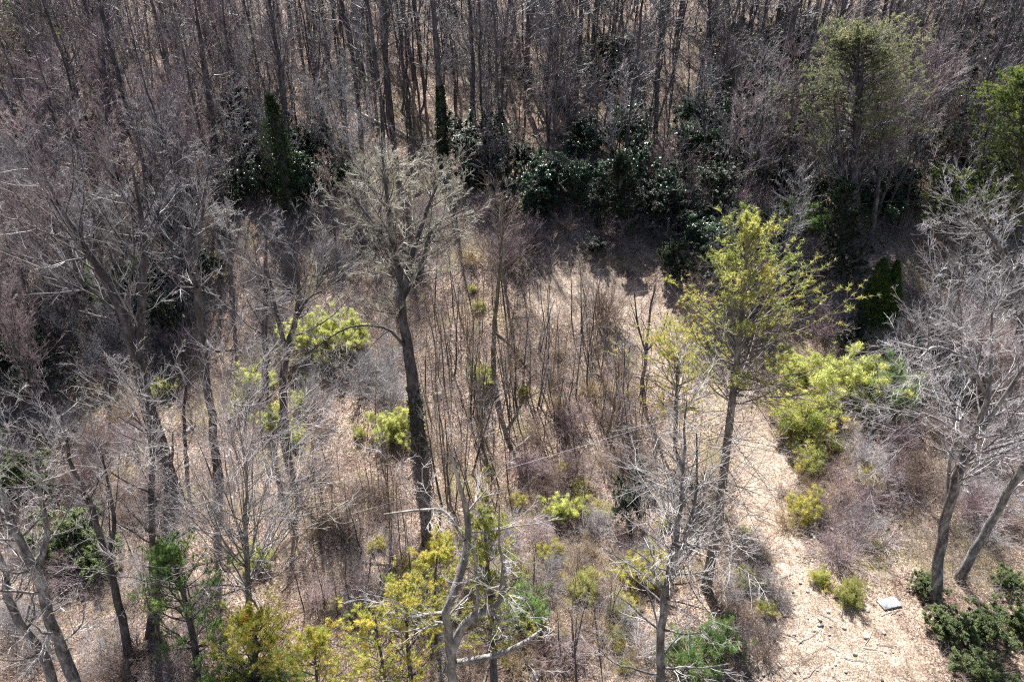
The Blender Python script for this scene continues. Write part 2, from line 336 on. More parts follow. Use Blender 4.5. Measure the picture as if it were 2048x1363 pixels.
def hero_tree(seed, pix, widths, barkm, twigm, label, cat='bare tree', ex=(), name='bare_tree', depth=None, ivy=None, **kw):
    """pix: trunk in the photograph from foot to tip; widths in its pixels. The tree stands in the upright plane through its foot."""
    base = ground_at(*pix[0]); Yb = base[1]
    pts = np.array([base] + [at_depth(a, b, Yb) for a, b in pix[1:]]) - base
    s = lambda k, w: .5 * w * project(base + k)[2] / F
    rng = np.random.default_rng(seed + 99)
    pts[1:, 1] += np.cumsum(rng.normal(0, .25, len(pts) - 1))
    tr = np.array([s(k, w * .82) for k, w in zip(pts, widths)])
    extra = []
    for e in ex:
        ep = np.array([at_depth(a, b, Yb) for a, b in e[0]]) - base
        k = np.argmin(np.linalg.norm((pts - ep[0])[:, [0, 2]], axis=1)); ep[:, 1] += pts[k, 1]
        ep[1:, 1] += np.cumsum(rng.normal(0, .35, len(ep) - 1))
        extra.append((ep, [s(q, w) for q, w in zip(ep, e[1])]) + tuple(e[2:]))
    r = root(name, base)
    tm, cm = bare_tree_meshes(seed, pts, tr, barkm, twigm, extra=extra, **kw)
    for nme, me in (('trunk', tm), ('crown', cm)):
        o = bpy.data.objects.new(nme, me); COL.objects.link(o); o.parent = r
    if ivy:
        rg = np.random.default_rng(seed); K = len(pts); a, b, dens, fat = ivy; n = dens
        t = rg.uniform(a, b, n) * (K - 1); c = np.stack([np.interp(t, np.arange(K), pts[:, k]) for k in range(3)], 1); rr = np.interp(t, np.arange(K), tr)
        an = rg.uniform(0, 6.28, n); o_ = np.stack([np.cos(an), np.sin(an), np.zeros(n)], 1); tn = (t / (K - 1) - a) / (b - a); rag = (.35 + .65 * np.abs(np.sin(tn * 17 + an * 1.5 + np.sin(an * 2 + tn * 40)))) * np.clip((1.05 - tn) * 2.2, .25, 1)
        c = c + o_ * (rr * (.95 + rg.uniform(0, 1, n) ** 1.5 * fat * 2.2 * rag) + .02)[:, None]
        m_ = MB(); leaves(m_, rg, c, o_ * .7 + np.array([0, 0, -.3]), 3, .13, .05, .7, True); m_.build('ivy', M['ivy'], r)
    tag(r, label, cat); return r, base, pts

hero_tree(1, [(840, 905), (834, 820), (822, 725), (803, 600), (790, 500), (775, 400), (762, 300)], [38, 33, 27, 21, 16, 10, 3], 'bark_dark', 'twig_olive',
          'big spreading bare tree with pale olive twigs standing mid clearing', crown0=.46, limbs=60, limbL=.215, ang=64, up=.06, n2=8, n3=7, n4=5, twig_r=.009, lmax=.045,
          ex=[([(803, 600), (820, 520), (850, 430), (880, 360)], [14, 12, 8, 3]), ([(805, 590), (840, 560), (855, 470), (930, 430)], [11, 10, 6, 3]), ([(795, 520), (740, 440), (700, 400)], [11, 7, 3]),
              ([(820, 700), (780, 640), (700, 640), (610, 700)], [7, 6, 4, 2], .2)], ivy=(0, .26, 380, .2))
# left side: thick leaning trunks
hero_tree(2, [(352, 1000), (325, 880), (300, 770), (278, 660), (215, 540), (150, 440), (95, 340)], [34, 32, 30, 28, 20, 12, 3], 'bark_dark', 'twig_grey',
          'thick dark tree leaning left at the clearing edge', crown0=.45, limbs=34, limbL=.33, ang=45, n2=7, n3=7, n4=5,
          ex=[([(285, 700), (285, 590), (280, 470), (250, 340)], [20, 17, 12, 3])])
hero_tree(3, [(437, 965), (425, 860), (398, 750), (382, 600), (378, 540), (395, 440), (405, 350)], [20, 19, 18, 17, 14, 8, 3], 'bark_dark', 'twig_grey',
          'curving bare tree with pale crooked side limb above sparse litter', crown0=.42, limbs=24, limbL=.28, ang=48, n2=6, n3=6, n4=4,
          ex=[([(385, 570), (365, 520), (362, 440)], [9, 7, 3]), ([(398, 690), (430, 705), (480, 710)], [9, 6, 2], .3)])
hero_tree(4, [(570, 872), (562, 760), (575, 690), (592, 640), (600, 560), (590, 470)], [20, 18, 16, 12, 8, 3], 'bark_dark', 'twig_grey',
          'forked dark trunk rising between small lime pines', crown0=.45, limbs=24, limbL=.36, ang=50, n2=7, n3=6, n4=4,
          ex=[([(572, 700), (560, 620), (540, 500)], [11, 8, 3]), ([(590, 640), (620, 590), (650, 570)], [8, 6, 3])])
hero_tree(5, [(531, 825), (530, 730), (527, 640), (530, 540), (535, 440)], [17, 15, 13, 9, 3], 'bark_dark', 'twig_grey',
          'slim dark bare tree behind the forked trunk, lime pine at its foot', crown0=.4, limbs=20, limbL=.3, ang=50, n2=6, n3=6, n4=4)
hero_tree(6, [(372, 930), (368, 850), (367, 775)], [9, 8, 6], 'bark_dark', 'twig_brown', 'small dead snag ending in a simple Y fork', name='dead_snag', cat='snag', crown0=.7, limbs=5, limbL=.3, ang=50, n2=3, n3=3, n4=0,
          ex=[([(367, 775), (345, 755), (310, 745)], [5, 4, 2]), ([(367, 775), (385, 755), (400, 745)], [5, 4, 2])])
# bottom left
hero_tree(7, [(165, 1440), (140, 1362), (95, 1260), (62, 1160), (25, 1100), (-10, 1030), (-60, 900)], [30, 28, 26, 23, 18, 15, 5], 'bark_grey', 'twig_white',
          'right-hand of the two leaning lichen-grey trunks at bottom left', crown0=.2, limbs=26, limbL=.32, ang=60, n2=7, n3=6, n4=4,
          ex=[([(62, 1160), (70, 1100), (60, 1040), (40, 940)], [13, 11, 9, 3])])
hero_tree(8, [(125, 1420), (95, 1330), (60, 1240), (30, 1180), (5, 1120), (-40, 1020)], [24, 22, 20, 18, 14, 5], 'bark_grey', 'twig_white',
          'left-hand of the two leaning lichen-grey trunks at bottom left', crown0=.2, limbs=18, limbL=.3, ang=60, n2=6, n3=6, n4=4)
hero_tree(9, [(298, 1290), (295, 1180), (285, 1060), (278, 960), (272, 860), (268, 790)], [19, 17, 15, 13, 9, 3], 'bark_dark', 'twig_white',
          'upright grey tree with spiky pale branches left of green young pine', crown0=.3, limbs=34, limbL=.3, ang=48, n2=7, n3=6, n4=4,
          ex=[([(285, 1050), (320, 960), (335, 880)], [8, 6, 3])])
hero_tree(10, [(265, 1330), (235, 1230), (205, 1130), (165, 1020), (135, 940), (110, 840)], [20, 19, 16, 14, 10, 3], 'bark_dark', 'twig_grey',
          'dark trunk slanting left through the tangled lower-left brush', crown0=.3, limbs=28, limbL=.3, ang=50, n2=7, n3=6, n4=4,
          ex=[([(205, 1130), (215, 1070), (205, 1000), (190, 930)], [9, 8, 6, 3])])
hero_tree(11, [(500, 1262), (496, 1180), (490, 1090), (487, 1020), (485, 950), (483, 870)], [17, 14, 11, 8, 5, 2], 'bark_grey', 'twig_pale',
          'fan-shaped slender bare tree with upswept twigs on pink litter', crown0=.18, limbs=110, limbL=.60, ang=48, up=.09, n2=8, n3=6, n4=3, twig_r=.012)
# foreground centre, crooked forks
hero_tree(12, [(908, 1440), (906, 1362), (902, 1290), (898, 1240), (893, 1205)], [26, 25, 23, 21, 17], 'bark_pale', 'twig_white',
          'crooked forked foreground tree with pale knotted limbs', crown0=.75, limbs=6, limbL=.45, ang=70, up=.04, n2=7, n3=6, n4=4,
          ex=[([(893, 1205), (905, 1180), (928, 1140), (935, 1090), (930, 1055), (915, 990), (895, 900)], [18, 17, 16, 14, 12, 8, 3], .35), ([(930, 1060), (952, 1100), (958, 1150), (954, 1205)], [8, 8, 7, 6], .3),
              ([(906, 1285), (922, 1250), (948, 1215), (985, 1210), (1002, 1185), (1009, 1110), (998, 1060), (1000, 960)], [20, 18, 17, 14, 11, 8, 6, 3], .3),
              ([(985, 1205), (975, 1170), (972, 1140), (1000, 1110)], [7, 6, 5, 3], .4), ([(893, 1205), (850, 1225), (790, 1225)], [9, 7, 3], .3), ([(915, 1310), (1000, 1310), (1050, 1285), (1085, 1275)], [12, 11, 9, 4], .5),
              ([(930, 1060), (890, 1015), (830, 1010), (770, 1020)], [6, 6, 5, 3], .3)])
hero_tree(13, [(1318, 1410), (1316, 1330), (1322, 1230), (1330, 1150), (1345, 1080), (1358, 990), (1368, 900), (1372, 800)], [22, 21, 19, 17, 15, 11, 7, 3], 'bark_grey', 'twig_white',
          'many-branched pale foreground tree with crown of arching white twigs', crown0=.10, limbs=100, limbL=.27, ang=60, up=.06, n2=6, n3=5, n4=3, twig_r=.007,
          ex=[([(1338, 1140), (1365, 1080), (1390, 980), (1400, 880)], [9, 8, 6, 3], .2)])
# right edge
hero_tree(14, [(1868, 1198), (1895, 1080), (1925, 980), (1952, 900), (1965, 830), (1990, 740), (2010, 650)], [24, 24, 23, 21, 15, 9, 4], 'bark_grey', 'twig_grey',
          'black twisting trunk with arching whitened branches at right edge', crown0=.3, limbs=44, limbL=.30, ang=62, up=.05, n2=8, n3=6, n4=5,
          ex=[([(1905, 1040), (1930, 960), (1960, 900)], [8, 7, 5]), ([(1975, 800), (1930, 710), (1870, 690), (1820, 700)], [9, 8, 6, 3], .2), ([(1960, 860), (2020, 760), (2080, 680)], [10, 8, 3]),
              ([(1952, 900), (1900, 860), (1830, 835)], [8, 6, 3], .2)])
hero_tree(15, [(1918, 1158), (1950, 1085), (1995, 1005), (2045, 905), (2100, 790), (2150, 650)], [21, 20, 19, 17, 12, 6], 'bark_grey', 'twig_grey',
          'smooth grey trunk slanting out of the right edge', crown0=.4, limbs=26, limbL=.36, ang=55, n2=7, n3=6, n4=5)
hero_tree(16, [(2060, 760), (2050, 640), (2010, 520), (1960, 440), (1900, 400)], [18, 16, 12, 8, 3], 'bark_grey', 'twig_grey',
          'wide pale crown filling the right edge below the hemlock', crown0=.2, limbs=60, limbL=.30, ang=58, n2=8, n3=7, n4=5)
# ivy trunks and distinctive back trunks
hero_tree(17, [(584, 428), (575, 365), (560, 290), (548, 230), (540, 188)], [20, 22, 20, 16, 9], 'bark_dark', 'twig_dark', 'snapped trunk wrapped in dark ivy with yellow-green tip',
          name='ivy_covered_tree', cat='ivy-covered trunk', crown0=.5, limbs=6, limbL=.12, ang=60, n2=3, n3=3, n4=0, ivy=(0, 1, 4200, 1.9))
hero_tree(18, [(888, 335), (884, 260), (880, 180), (872, 90), (865, 0), (860, -90)], [21, 19, 17, 14, 11, 6], 'bark_dark', 'twig_grey', 'straight tall trunk clad in deep green ivy on the slope',
          crown0=.45, limbs=18, limbL=.2, ang=60, n2=6, n3=5, n4=4, ivy=(0, .42, 2400, .35))
hero_tree(19, [(437, 385), (432, 300), (420, 200), (405, 100), (395, 0)], [22, 20, 16, 11, 4], 'bark_dark', 'twig_pink', 'heavy dark trunk among laurels left of the snapped ivy trunk', crown0=.3, limbs=34, limbL=.3, ang=42, n2=7, n3=7, n4=5)
hero_tree(20, [(1700, 500), (1703, 400), (1712, 300), (1720, 200), (1725, 120)], [24, 21, 17, 12, 4], 'bark_dark', 'twig_grey', 'dark leaning trunk below the feathery olive hemlock', crown0=.25, limbs=30, limbL=.3, ang=55, n2=7, n3=6, n4=4,
          ex=[([(1700, 495), (1690, 400), (1680, 300), (1672, 200)], [14, 12, 9, 3])])
hero_tree(21, [(1740, 490), (1752, 390), (1765, 290), (1775, 200)], [13, 11, 8, 3], 'bark_dark', 'twig_grey', 'slim bare trunk right of the dark leaning trunk below the hemlock', crown0=.3, limbs=20, limbL=.3, ang=50, n2=6, n3=6, n4=4)
hero_tree(22, [(1521, 392), (1538, 280), (1560, 170), (1580, 60), (1595, -40)], [19, 19, 18, 15, 9], 'bark_dark', 'twig_grey', 'tall blue-grey trunk tilting right on the dark slope', crown0=.45, limbs=20, limbL=.22, ang=60, n2=6, n3=6, n4=4)
hero_tree(23, [(1010, 560), (1003, 500), (1000, 440), (1000, 400)], [8, 7, 5, 2], 'bark_grey', 'twig_brown', 'small brown-twigged tree at the top of the clearing', crown0=.15, limbs=30, limbL=.55, ang=52, n2=6, n3=6, n4=4)
hero_tree(24, [(985, 760), (988, 650), (998, 560), (1005, 470), (1008, 400)], [13, 11, 9, 6, 3], 'bark_olive', 'twig_brown', 'slender double-bent tree amid the thin clearing saplings', crown0=.45, limbs=26, limbL=.32, ang=50, n2=6, n3=6, n4=3,
          ex=[([(988, 660), (1020, 690), (1060, 750)], [7, 6, 5], .5)])
hero_tree(25, [(1282, 800), (1288, 730), (1292, 680), (1300, 600), (1305, 560)], [9, 8, 6, 5, 2], 'bark_dark', 'twig_brown', 'thin three-stemmed tree beside the grassy bank', crown0=.3, limbs=18, limbL=.3, ang=35, n2=4, n3=4, n4=2,
          ex=[([(1290, 700), (1275, 650), (1270, 590)], [4, 4, 2]), ([(1290, 700), (1320, 660), (1335, 620)], [4, 3, 2])])
hero_tree(26, [(1215, 870), (1228, 790), (1232, 700)], [7, 6, 3], 'bark_olive', 'twig_brown', 'thin bare stem with few twigs right of the saplings', crown0=.3, limbs=10, limbL=.25, ang=35, n2=4, n3=3, n4=0)
hero_tree(27, [(235, 360), (228, 290), (215, 215), (200, 150), (195, 90)], [20, 18, 15, 10, 3], 'bark_dark', 'twig_pink', 'dark trunk under a mauve haze of twigs, upper left', crown0=.2, limbs=44, limbL=.38, ang=48, n2=7, n3=7, n4=5)
hero_tree(28, [(465, 590), (462, 500), (458, 420)], [11, 9, 4], 'bark_grey', 'twig_white', 'small tree with a rounded bright pinkish-white head of twigs', crown0=.45, limbs=34, limbL=.36, ang=52, n2=7, n3=7, n4=5)

# ------------------------------------------------------------ conifers
def conifer_meshes(seed, trunk, tr, barkm, leafm, live=.4, whorls=26, per=5, blen=.22, dead=12, tuft=12, tl=.16, tw=.022, dens=5, droop=0., lean_up=.06, wide=1.0, spread=.9, shape=.7, n2=7, clump=.25):
    rng = np.random.default_rng(seed); K = len(trunk); tt = np.linspace(0, K - 1, K * 3)
    tp = np.stack([np.interp(tt, np.arange(K), trunk[:, c]) for c in range(3)], 1)[None]; rad = np.interp(tt, np.arange(K), tr)[None]
    Lt = float(np.linalg.norm(np.diff(tp[0], axis=0), axis=1).sum()); t = MB(); tubes(t, tp, rad, 8)
    zt = np.repeat(live + (1 - live) * (np.arange(whorls) + rng.uniform(-.3, .3, whorls)) / whorls, per).clip(0, .985); N = len(zt)
    p, d, r = sample(tp, rad, np.zeros(N, int), zt)
    az = rng.uniform(0, 6.28, N); f = (1 - zt) / (1 - live)
    ln = Lt * blen * (np.clip(f, .06, 1) ** shape) * np.where(f > .8, .85, 1) * rng.uniform(.45, 1.25, N) * wide
    el = np.radians(25 + 25 * (1 - f) + rng.normal(0, 8, N)) - droop
    D = np.stack([np.cos(az) * np.cos(el), np.sin(az) * np.cos(el), np.sin(el)], 1)
    b1 = strands(rng, p, D, ln, 5, .09, lean_up - droop * .25); r1 = taper(np.clip(r * .4, .008, .045), np.full(N, .006), 5); tubes(t, b1, r1, 4)
    if dead:
        zd = rng.uniform(.12, live + .12, dead * 3); pd, _, rd = sample(tp, rad, np.zeros(len(zd), int), zd); az = rng.uniform(0, 6.28, len(zd))
        Dd = np.stack([np.cos(az), np.sin(az), rng.normal(.12, .15, len(zd))], 1); Ld = Lt * blen * rng.uniform(.25, 1, len(zd)) * wide
        bd = strands(rng, pd, Dd, Ld, 5, .08, -.015); rdd = taper(np.full(len(zd), .022), np.full(len(zd), .008), 5); tubes(t, bd, rdd, 4)
        q, qr, _ = branch(rng, bd, rdd, Ld, 4, .3, 1, 45, 12, .25, 2, .1, 0, .6, .6, .012, .008); tubes(t, q, qr, 3)
    b2, r2, L2 = branch(rng, b1, r1, ln, n2, .25, 1, 48, 12, .42, 3, .12, lean_up - droop * .2, .6, .5, .014, .006, .45); tubes(t, b2, r2, 3)
    c = MB()
    keep = np.repeat(rng.uniform(0, 1, N) > clump, n2); s2 = b2[keep]; rr2 = r2[keep]
    idx = np.repeat(np.arange(len(s2)), dens); tq = rng.uniform(.15, 1, len(idx)); C, Dd, _ = sample(s2, rr2, idx, tq)
    leaves(c, rng, C, Dd + np.array([0, 0, .25]), tuft, tl, tw, spread, droop=droop)
    idx = np.repeat(np.arange(N), 3); C, Dd, _ = sample(b1, r1, idx, rng.uniform(.6, 1, len(idx))); leaves(c, rng, C, Dd, tuft, tl, tw, spread, droop=droop)
    return t.mesh('trunk', M[barkm], True), c.mesh('foliage', M[leafm])
def hero_conifer(seed, pix, widths, barkm, leafm, label, name='pine_tree', cat='pine', **kw):
    base = ground_at(*pix[0]); pts = np.array([base] + [at_depth(a, b, base[1]) for a, b in pix[1:]]) - base
    tr = np.array([.5 * w * project(base + k)[2] / F for k, w in zip(pts, widths)]); r = root(name, base)
    for nme, me in zip(('trunk', 'foliage'), conifer_meshes(seed, pts, tr, barkm, leafm, **kw)):
        o = bpy.data.objects.new(nme, me); COL.objects.link(o); o.parent = r
    tag(r, label, cat); return r
hero_conifer(41, [(1412, 1175), (1432, 1060), (1448, 940), (1462, 820), (1474, 720), (1484, 620), (1492, 530), (1495, 440)], [22, 20, 18, 16, 13, 10, 6, 3], 'bark_pine', 'pine',
             'tall golden-green pine with bare lower branches beside the open track', live=.44, whorls=20, per=6, blen=.26, dead=36, tuft=10, tl=.15, tw=.022, dens=5, n2=7, clump=.36, shape=.72, lean_up=.10)
hero_conifer(42, [(1350, 900), (1352, 820), (1355, 740), (1357, 690)], [9, 8, 5, 2], 'bark_pine', 'gold', 'yellow young pine with flat layered sprays left of the tall pine', live=.3, whorls=11, per=7, blen=.55, dead=3, tuft=9, tl=.14, tw=.018, dens=7, n2=7, shape=.3, clump=.35)
hero_conifer(43, [(398, 1345), (388, 1280), (368, 1190), (350, 1130), (338, 1095)], [15, 13, 10, 6, 2], 'bark_dark', 'pine_green', 'green young pine with open layered boughs, lower left', live=.15, whorls=13, per=6, blen=.36, dead=2, tuft=10, tl=.14, tw=.017, dens=7, n2=8, shape=.6, clump=.3)
hero_conifer(44, [(990, 1400), (985, 1300), (978, 1180), (972, 1100), (968, 1025)], [16, 15, 11, 7, 3], 'bark_dark', 'pine', 'slim yellow-green pine behind the crooked forked tree', live=.3, whorls=15, per=6, blen=.2, dead=6, tuft=9, tl=.14, tw=.018, dens=6, shape=.5)
hero_conifer(45, [(832, 1430), (820, 1340), (812, 1250), (808, 1180)], [11, 9, 6, 2], 'bark_dark', 'gold', 'golden pine with thin trunk at the bottom left of the forked tree', live=.2, whorls=9, per=6, blen=.4, dead=3, tuft=10, tl=.13, tw=.019, dens=7, shape=.4)
hero_conifer(46, [(785, 1440), (770, 1350), (757, 1280), (750, 1235)], [10, 8, 5, 2], 'bark_dark', 'gold', 'lowest golden pine cut by the bottom edge, left of centre', live=.15, whorls=8, per=6, blen=.42, dead=3, tuft=10, tl=.13, tw=.019, dens=7, shape=.4)
hero_conifer(47, [(872, 1290), (868, 1200), (872, 1130), (876, 1100)], [9, 7, 4, 2], 'bark_dark', 'gold', 'orange-tinged sparse pine behind the forked tree', live=.3, whorls=8, per=5, blen=.3, dead=2, tuft=10, tl=.13, tw=.019, dens=7, shape=.4)
hero_conifer(48, [(512, 1400), (513, 1330), (512, 1275), (512, 1240)], [12, 9, 6, 2], 'bark_dark', 'gold', 'rounded yellow-orange pine below the fan-shaped tree', live=.1, whorls=10, per=8, blen=.5, dead=0, tuft=11, tl=.12, tw=.018, dens=8, shape=.5, clump=.2)
hero_conifer(49, [(640, 1440), (635, 1370), (630, 1310), (628, 1275)], [9, 7, 4, 2], 'bark_dark', 'gold', 'pale yellow pine at the bottom edge right of the rounded one', live=.1, whorls=8, per=7, blen=.45, dead=0, tuft=10, tl=.13, tw=.019, dens=7, shape=.5)
# hemlocks on the far slope
hero_conifer(51, [(1712, 480), (1712, 380), (1712, 250), (1715, 130), (1718, 75)], [18, 16, 12, 7, 3], 'bark_dark', 'hemlock', 'feathery olive hemlock spreading over the dark upper right slope', name='hemlock_tree', cat='hemlock',
             live=.38, whorls=24, per=9, blen=.42, dead=10, tuft=8, tl=.15, tw=.035, dens=8, n2=10, droop=.18, shape=.62, clump=.22)
hero_conifer(52, [(2035, 480), (2040, 360), (2046, 260), (2050, 150)], [20, 16, 10, 3], 'bark_dark', 'hemlock_green', 'green-gold hemlock at the right edge above the pale crown', name='hemlock_tree', cat='hemlock',
             live=.08, whorls=24, per=9, blen=.50, dead=4, tuft=9, tl=.15, tw=.038, dens=8, n2=9, droop=.2, shape=.5, clump=.14)
hero_conifer(53, [(1910, 480), (1905, 420), (1900, 370), (1898, 340)], [12, 10, 6, 3], 'bark_dark', 'hemlock_green', 'low olive-green hemlock left of the green-gold one', name='hemlock_tree', cat='hemlock',
             live=.12, whorls=14, per=7, blen=.55, dead=0, tuft=9, tl=.15, tw=.05, dens=6, droop=.2, shape=.6)
hero_conifer(54, [(60, 230), (58, 140), (55, 60), (52, -20)], [16, 14, 9, 3], 'bark_dark', 'hemlock', 'misty olive conifer in the top left corner', name='hemlock_tree', cat='hemlock',
             live=.2, whorls=24, per=7, blen=.32, dead=2, tuft=9, tl=.18, tw=.055, dens=6, droop=.15, shape=.5)
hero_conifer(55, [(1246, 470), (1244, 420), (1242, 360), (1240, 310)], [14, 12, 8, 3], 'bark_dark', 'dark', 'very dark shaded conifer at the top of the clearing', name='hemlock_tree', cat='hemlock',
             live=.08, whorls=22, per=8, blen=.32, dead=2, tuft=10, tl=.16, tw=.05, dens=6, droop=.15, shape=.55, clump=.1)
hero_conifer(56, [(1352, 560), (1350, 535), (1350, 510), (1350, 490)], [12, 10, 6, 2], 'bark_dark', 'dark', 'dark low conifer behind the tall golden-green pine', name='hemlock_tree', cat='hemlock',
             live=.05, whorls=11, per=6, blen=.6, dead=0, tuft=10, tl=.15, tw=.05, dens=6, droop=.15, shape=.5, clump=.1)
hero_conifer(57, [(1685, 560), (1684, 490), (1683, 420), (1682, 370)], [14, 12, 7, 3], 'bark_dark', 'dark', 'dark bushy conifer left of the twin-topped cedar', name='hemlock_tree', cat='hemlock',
             live=.05, whorls=16, per=8, blen=.42, dead=0, tuft=10, tl=.15, tw=.05, dens=6, droop=.15, shape=.5, clump=.1)

def bushy(seed, h, w, n, leafm, stemm, lw=.04, ll=.12, quad=False, lobes=None, col=.25, stems=18, spread=1., hollow=.35):
    """leafy bush of its own outline: stems plus leaf clusters gathered on irregular clumps"""
    rng = np.random.default_rng(seed); st = MB(); c = MB()
    az = rng.uniform(0, 6.28, stems); e = rng.uniform(.5, 1.45, stems); D = np.stack([np.cos(az) * np.cos(e) * w / h, np.sin(az) * np.cos(e) * w / h, np.sin(e)], 1)
    L = h * rng.uniform(.6, 1.05, stems); b = strands(rng, np.zeros((stems, 3)) + np.array([0, 0, -.05]), D, L, 5, .12, .02); r = taper(np.full(stems, .022), np.full(stems, .008), 5); tubes(st, b, r, 4)
    q, qr, qL = branch(rng, b, r, L, 7, .25, 1, 48, 14, .42, 3, .15, .04, .6, .5, .014, .006); tubes(st, q, qr, 3)
    q2, q2r, _ = branch(rng, q, qr, qL, 4, .3, 1, 45, 14, .5, 2, .15, .02, .6, .5, .008, .005)
    tubes(st, q2, q2r, 3)
    idx = rng.permutation(len(q2))[:int(len(q2) * .5)][rng.integers(0, int(len(q2) * .5), n)]; C, D2, _ = sample(q2, q2r, idx, rng.uniform(.1, 1, n)); C += rng.normal(0, .05, C.shape)
    leaves(c, rng, C, D2, 5, ll, lw, spread, quad, flat=quad)
    return [('stems', st.mesh('stems', M[stemm])), ('foliage', c.mesh('foliage', M[leafm]))]
def put(name, parts, px, py, sc, label, cat, rz=0., zs=1.):
    p = ground_at(px, py); r = place_copy(name, parts, p, rz, sc * (.68 if name == 'rhododendron' else 1.), zs=zs); tag(r, label, cat); return r
LAU = [bushy(100 + i, 2.6, 2.3, 3000, 'laurel', 'twig_dark', .028, .13, True) for i in range(3)]
RHO = [bushy(105 + i, 2.2, 2.6, 6500, 'rhodo', 'twig_dark', .017, .085, True, stems=26) for i in range(2)]
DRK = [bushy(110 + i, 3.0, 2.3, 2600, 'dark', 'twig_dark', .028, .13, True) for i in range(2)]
LIM = [bushy(120 + i, 2.2, 2.3, 8500, 'lime', 'twig_tan', .017, .12, stems=30) for i in range(2)]
GLD = [bushy(130 + i, 1.8, 2.4, 6500, 'gold', 'twig_brown', .013, .10, stems=28) for i in range(2)]
GRN = [bushy(140 + i, 2.1, 2.4, 6500, 'pine_green', 'twig_brown', .015, .11, stems=28) for i in range(2)]
OLV = [bushy(150 + i, 1.2, 1.7, 5200, 'pine', 'twig_brown', .010, .07, stems=34) for i in range(2)]
put('lime_shrub', LIM[0], 640, 705, 1.5, 'wide lime shrub under the left limbs of the big bare tree', 'shrub')
put('lime_shrub', LIM[1], 705, 690, 1.3, 'paler lime shrub touching the big bare tree limbs', 'shrub', 1)
put('small_pine', LIM[0], 515, 790, 1.05, 'small lime pine at the foot of the slim dark tree', 'young pine', 2)
put('small_pine', LIM[1], 475, 825, .6, 'bright low lime pine left of the forked dark trunk', 'young pine', 3)
put('small_pine', LIM[0], 546, 855, .75, 'lime pine touching the left foot of the forked trunk', 'young pine', 4)
put('small_pine', LIM[1], 603, 812, .55, 'tiny lime pine right of the forked dark trunk', 'young pine', .5)
put('small_pine', LIM[0], 592, 880, .5, 'lowest tiny pine just below the forked dark trunk', 'young pine', 1.5)
put('small_pine', LIM[1], 325, 788, .6, 'lime pine beside the thick leaning trunk', 'young pine', 2.5)
put('small_pine', LIM[0], 785, 880, 1.0, 'lime pine just left of the big bare tree foot', 'young pine', 3.3)
put('small_pine', LIM[1], 970, 765, .7, 'pale lime pine among the clearing saplings', 'young pine', .9)
put('small_pine', LIM[0], 522, 1130, .6, 'small lime pine behind the fan-shaped tree', 'young pine', 5)
put('yellow_bush', LIM[1], 1690, 800, 1.9, 'brightest lime bush right of the track', 'shrub', 1.7)
put('green_bush', GRN[0], 1765, 815, 1.7, 'mid green bush right of the brightest lime bush', 'shrub', .3)
put('green_bush', OLV[0], 1600, 870, 2.4, 'round olive-yellow bush left of the lime bush', 'shrub', .6)
put('yellow_bush', LIM[0], 1590, 770, 1.1, 'small pale lime bush above the olive-yellow bush', 'shrub', 2.2)
put('yellow_bush', GLD[0], 1610, 1035, 1.0, 'round yellow bush on the right bank of the track', 'shrub', 4.1)
put('low_shrub', OLV[1], 1695, 1200, 1.0, 'low olive shrub on the pale track near the board', 'shrub', 1)
put('low_shrub', OLV[0], 1620, 940, 1.3, 'olive-brown low shrub between the yellow bush and olive bush', 'shrub', 2)
put('yellow_bush', GLD[1], 1740, 980, .8, 'brown-gold scrub right of the round yellow bush', 'shrub', 3)
put('green_bush', GRN[1], 470, 1400, 1.2, 'dark green bush at the bottom edge beside the green pine', 'shrub', 3)
put('green_bush', GRN[0], 560, 1400, 1.0, 'green laurel-like bush under the rounded yellow pine', 'shrub', 4)
put('green_bush', GRN[1], 1395, 1330, 1.2, 'green bush beneath the tall pine at the bottom', 'shrub', 5)
put('yellow_bush', LIM[1], 1130, 1040, .8, 'pale lime scrub in the middle of the brush', 'shrub', 5)
put('yellow_bush', GLD[0], 1290, 1160, 1.2, 'yellow scrub behind the many-branched pale tree', 'shrub', .5)
put('yellow_bush', OLV[1], 1165, 1190, 1.2, 'olive-yellow low scrub at centre bottom', 'shrub', 1.1)
put('green_bush', GRN[0], 1050, 1240, 1.0, 'green pine scrub right of the crooked forked tree', 'shrub', 1.1)
put('low_shrub', DRK[0], 1188, 512, .6, 'small olive bush, shade put into its dark leaf colour, above the vase-shaped shrub', 'shrub', 1.9)  # dark leaf set: shade over the olive bush is put into its colour
put('low_shrub', GRN[1], 1600, 470, 1.6, 'shaded olive bush on the dark slope left of the dark conifer', 'shrub', 1.9)
for k, (a, b_, s) in enumerate([(1890, 1265, 1.1), (1960, 1290, 1.3), (2030, 1260, 1.2), (1850, 1180, .8), (2010, 1180, .9), (1940, 1360, 1.2)]):
    put('rhododendron', RHO[k % 2], a, b_, s, ['big glossy rhododendron at bottom right', 'second glossy rhododendron filling the bottom right thicket', 'glossy rhododendron on the right edge of the bottom thicket',
        'small rhododendron behind the black twisting trunk foot', 'rhododendron right of the slanting grey trunk', 'lowest rhododendron in the bottom right corner'][k], 'rhododendron', k)
put('laurel', LAU[0], 1062, 420, 1.8, 'pale-glinting laurel below the hillside trunks', 'laurel', 1)
put('laurel', LAU[1], 1110, 400, 1.5, 'laurel right beside the pale-glinting one', 'laurel', 2)
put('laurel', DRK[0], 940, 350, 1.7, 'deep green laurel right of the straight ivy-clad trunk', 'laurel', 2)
put('ivy_mound', DRK[1], 1258, 1045, .62, 'dark ivy-smothered stub above the many-branched pale tree', 'ivy mound', 2, 2.3)
put('ivy_mound', DRK[0], 1297, 990, .28, 'small dark ivy knob right of the ivy-smothered stub', 'ivy mound', 2, 1.5)
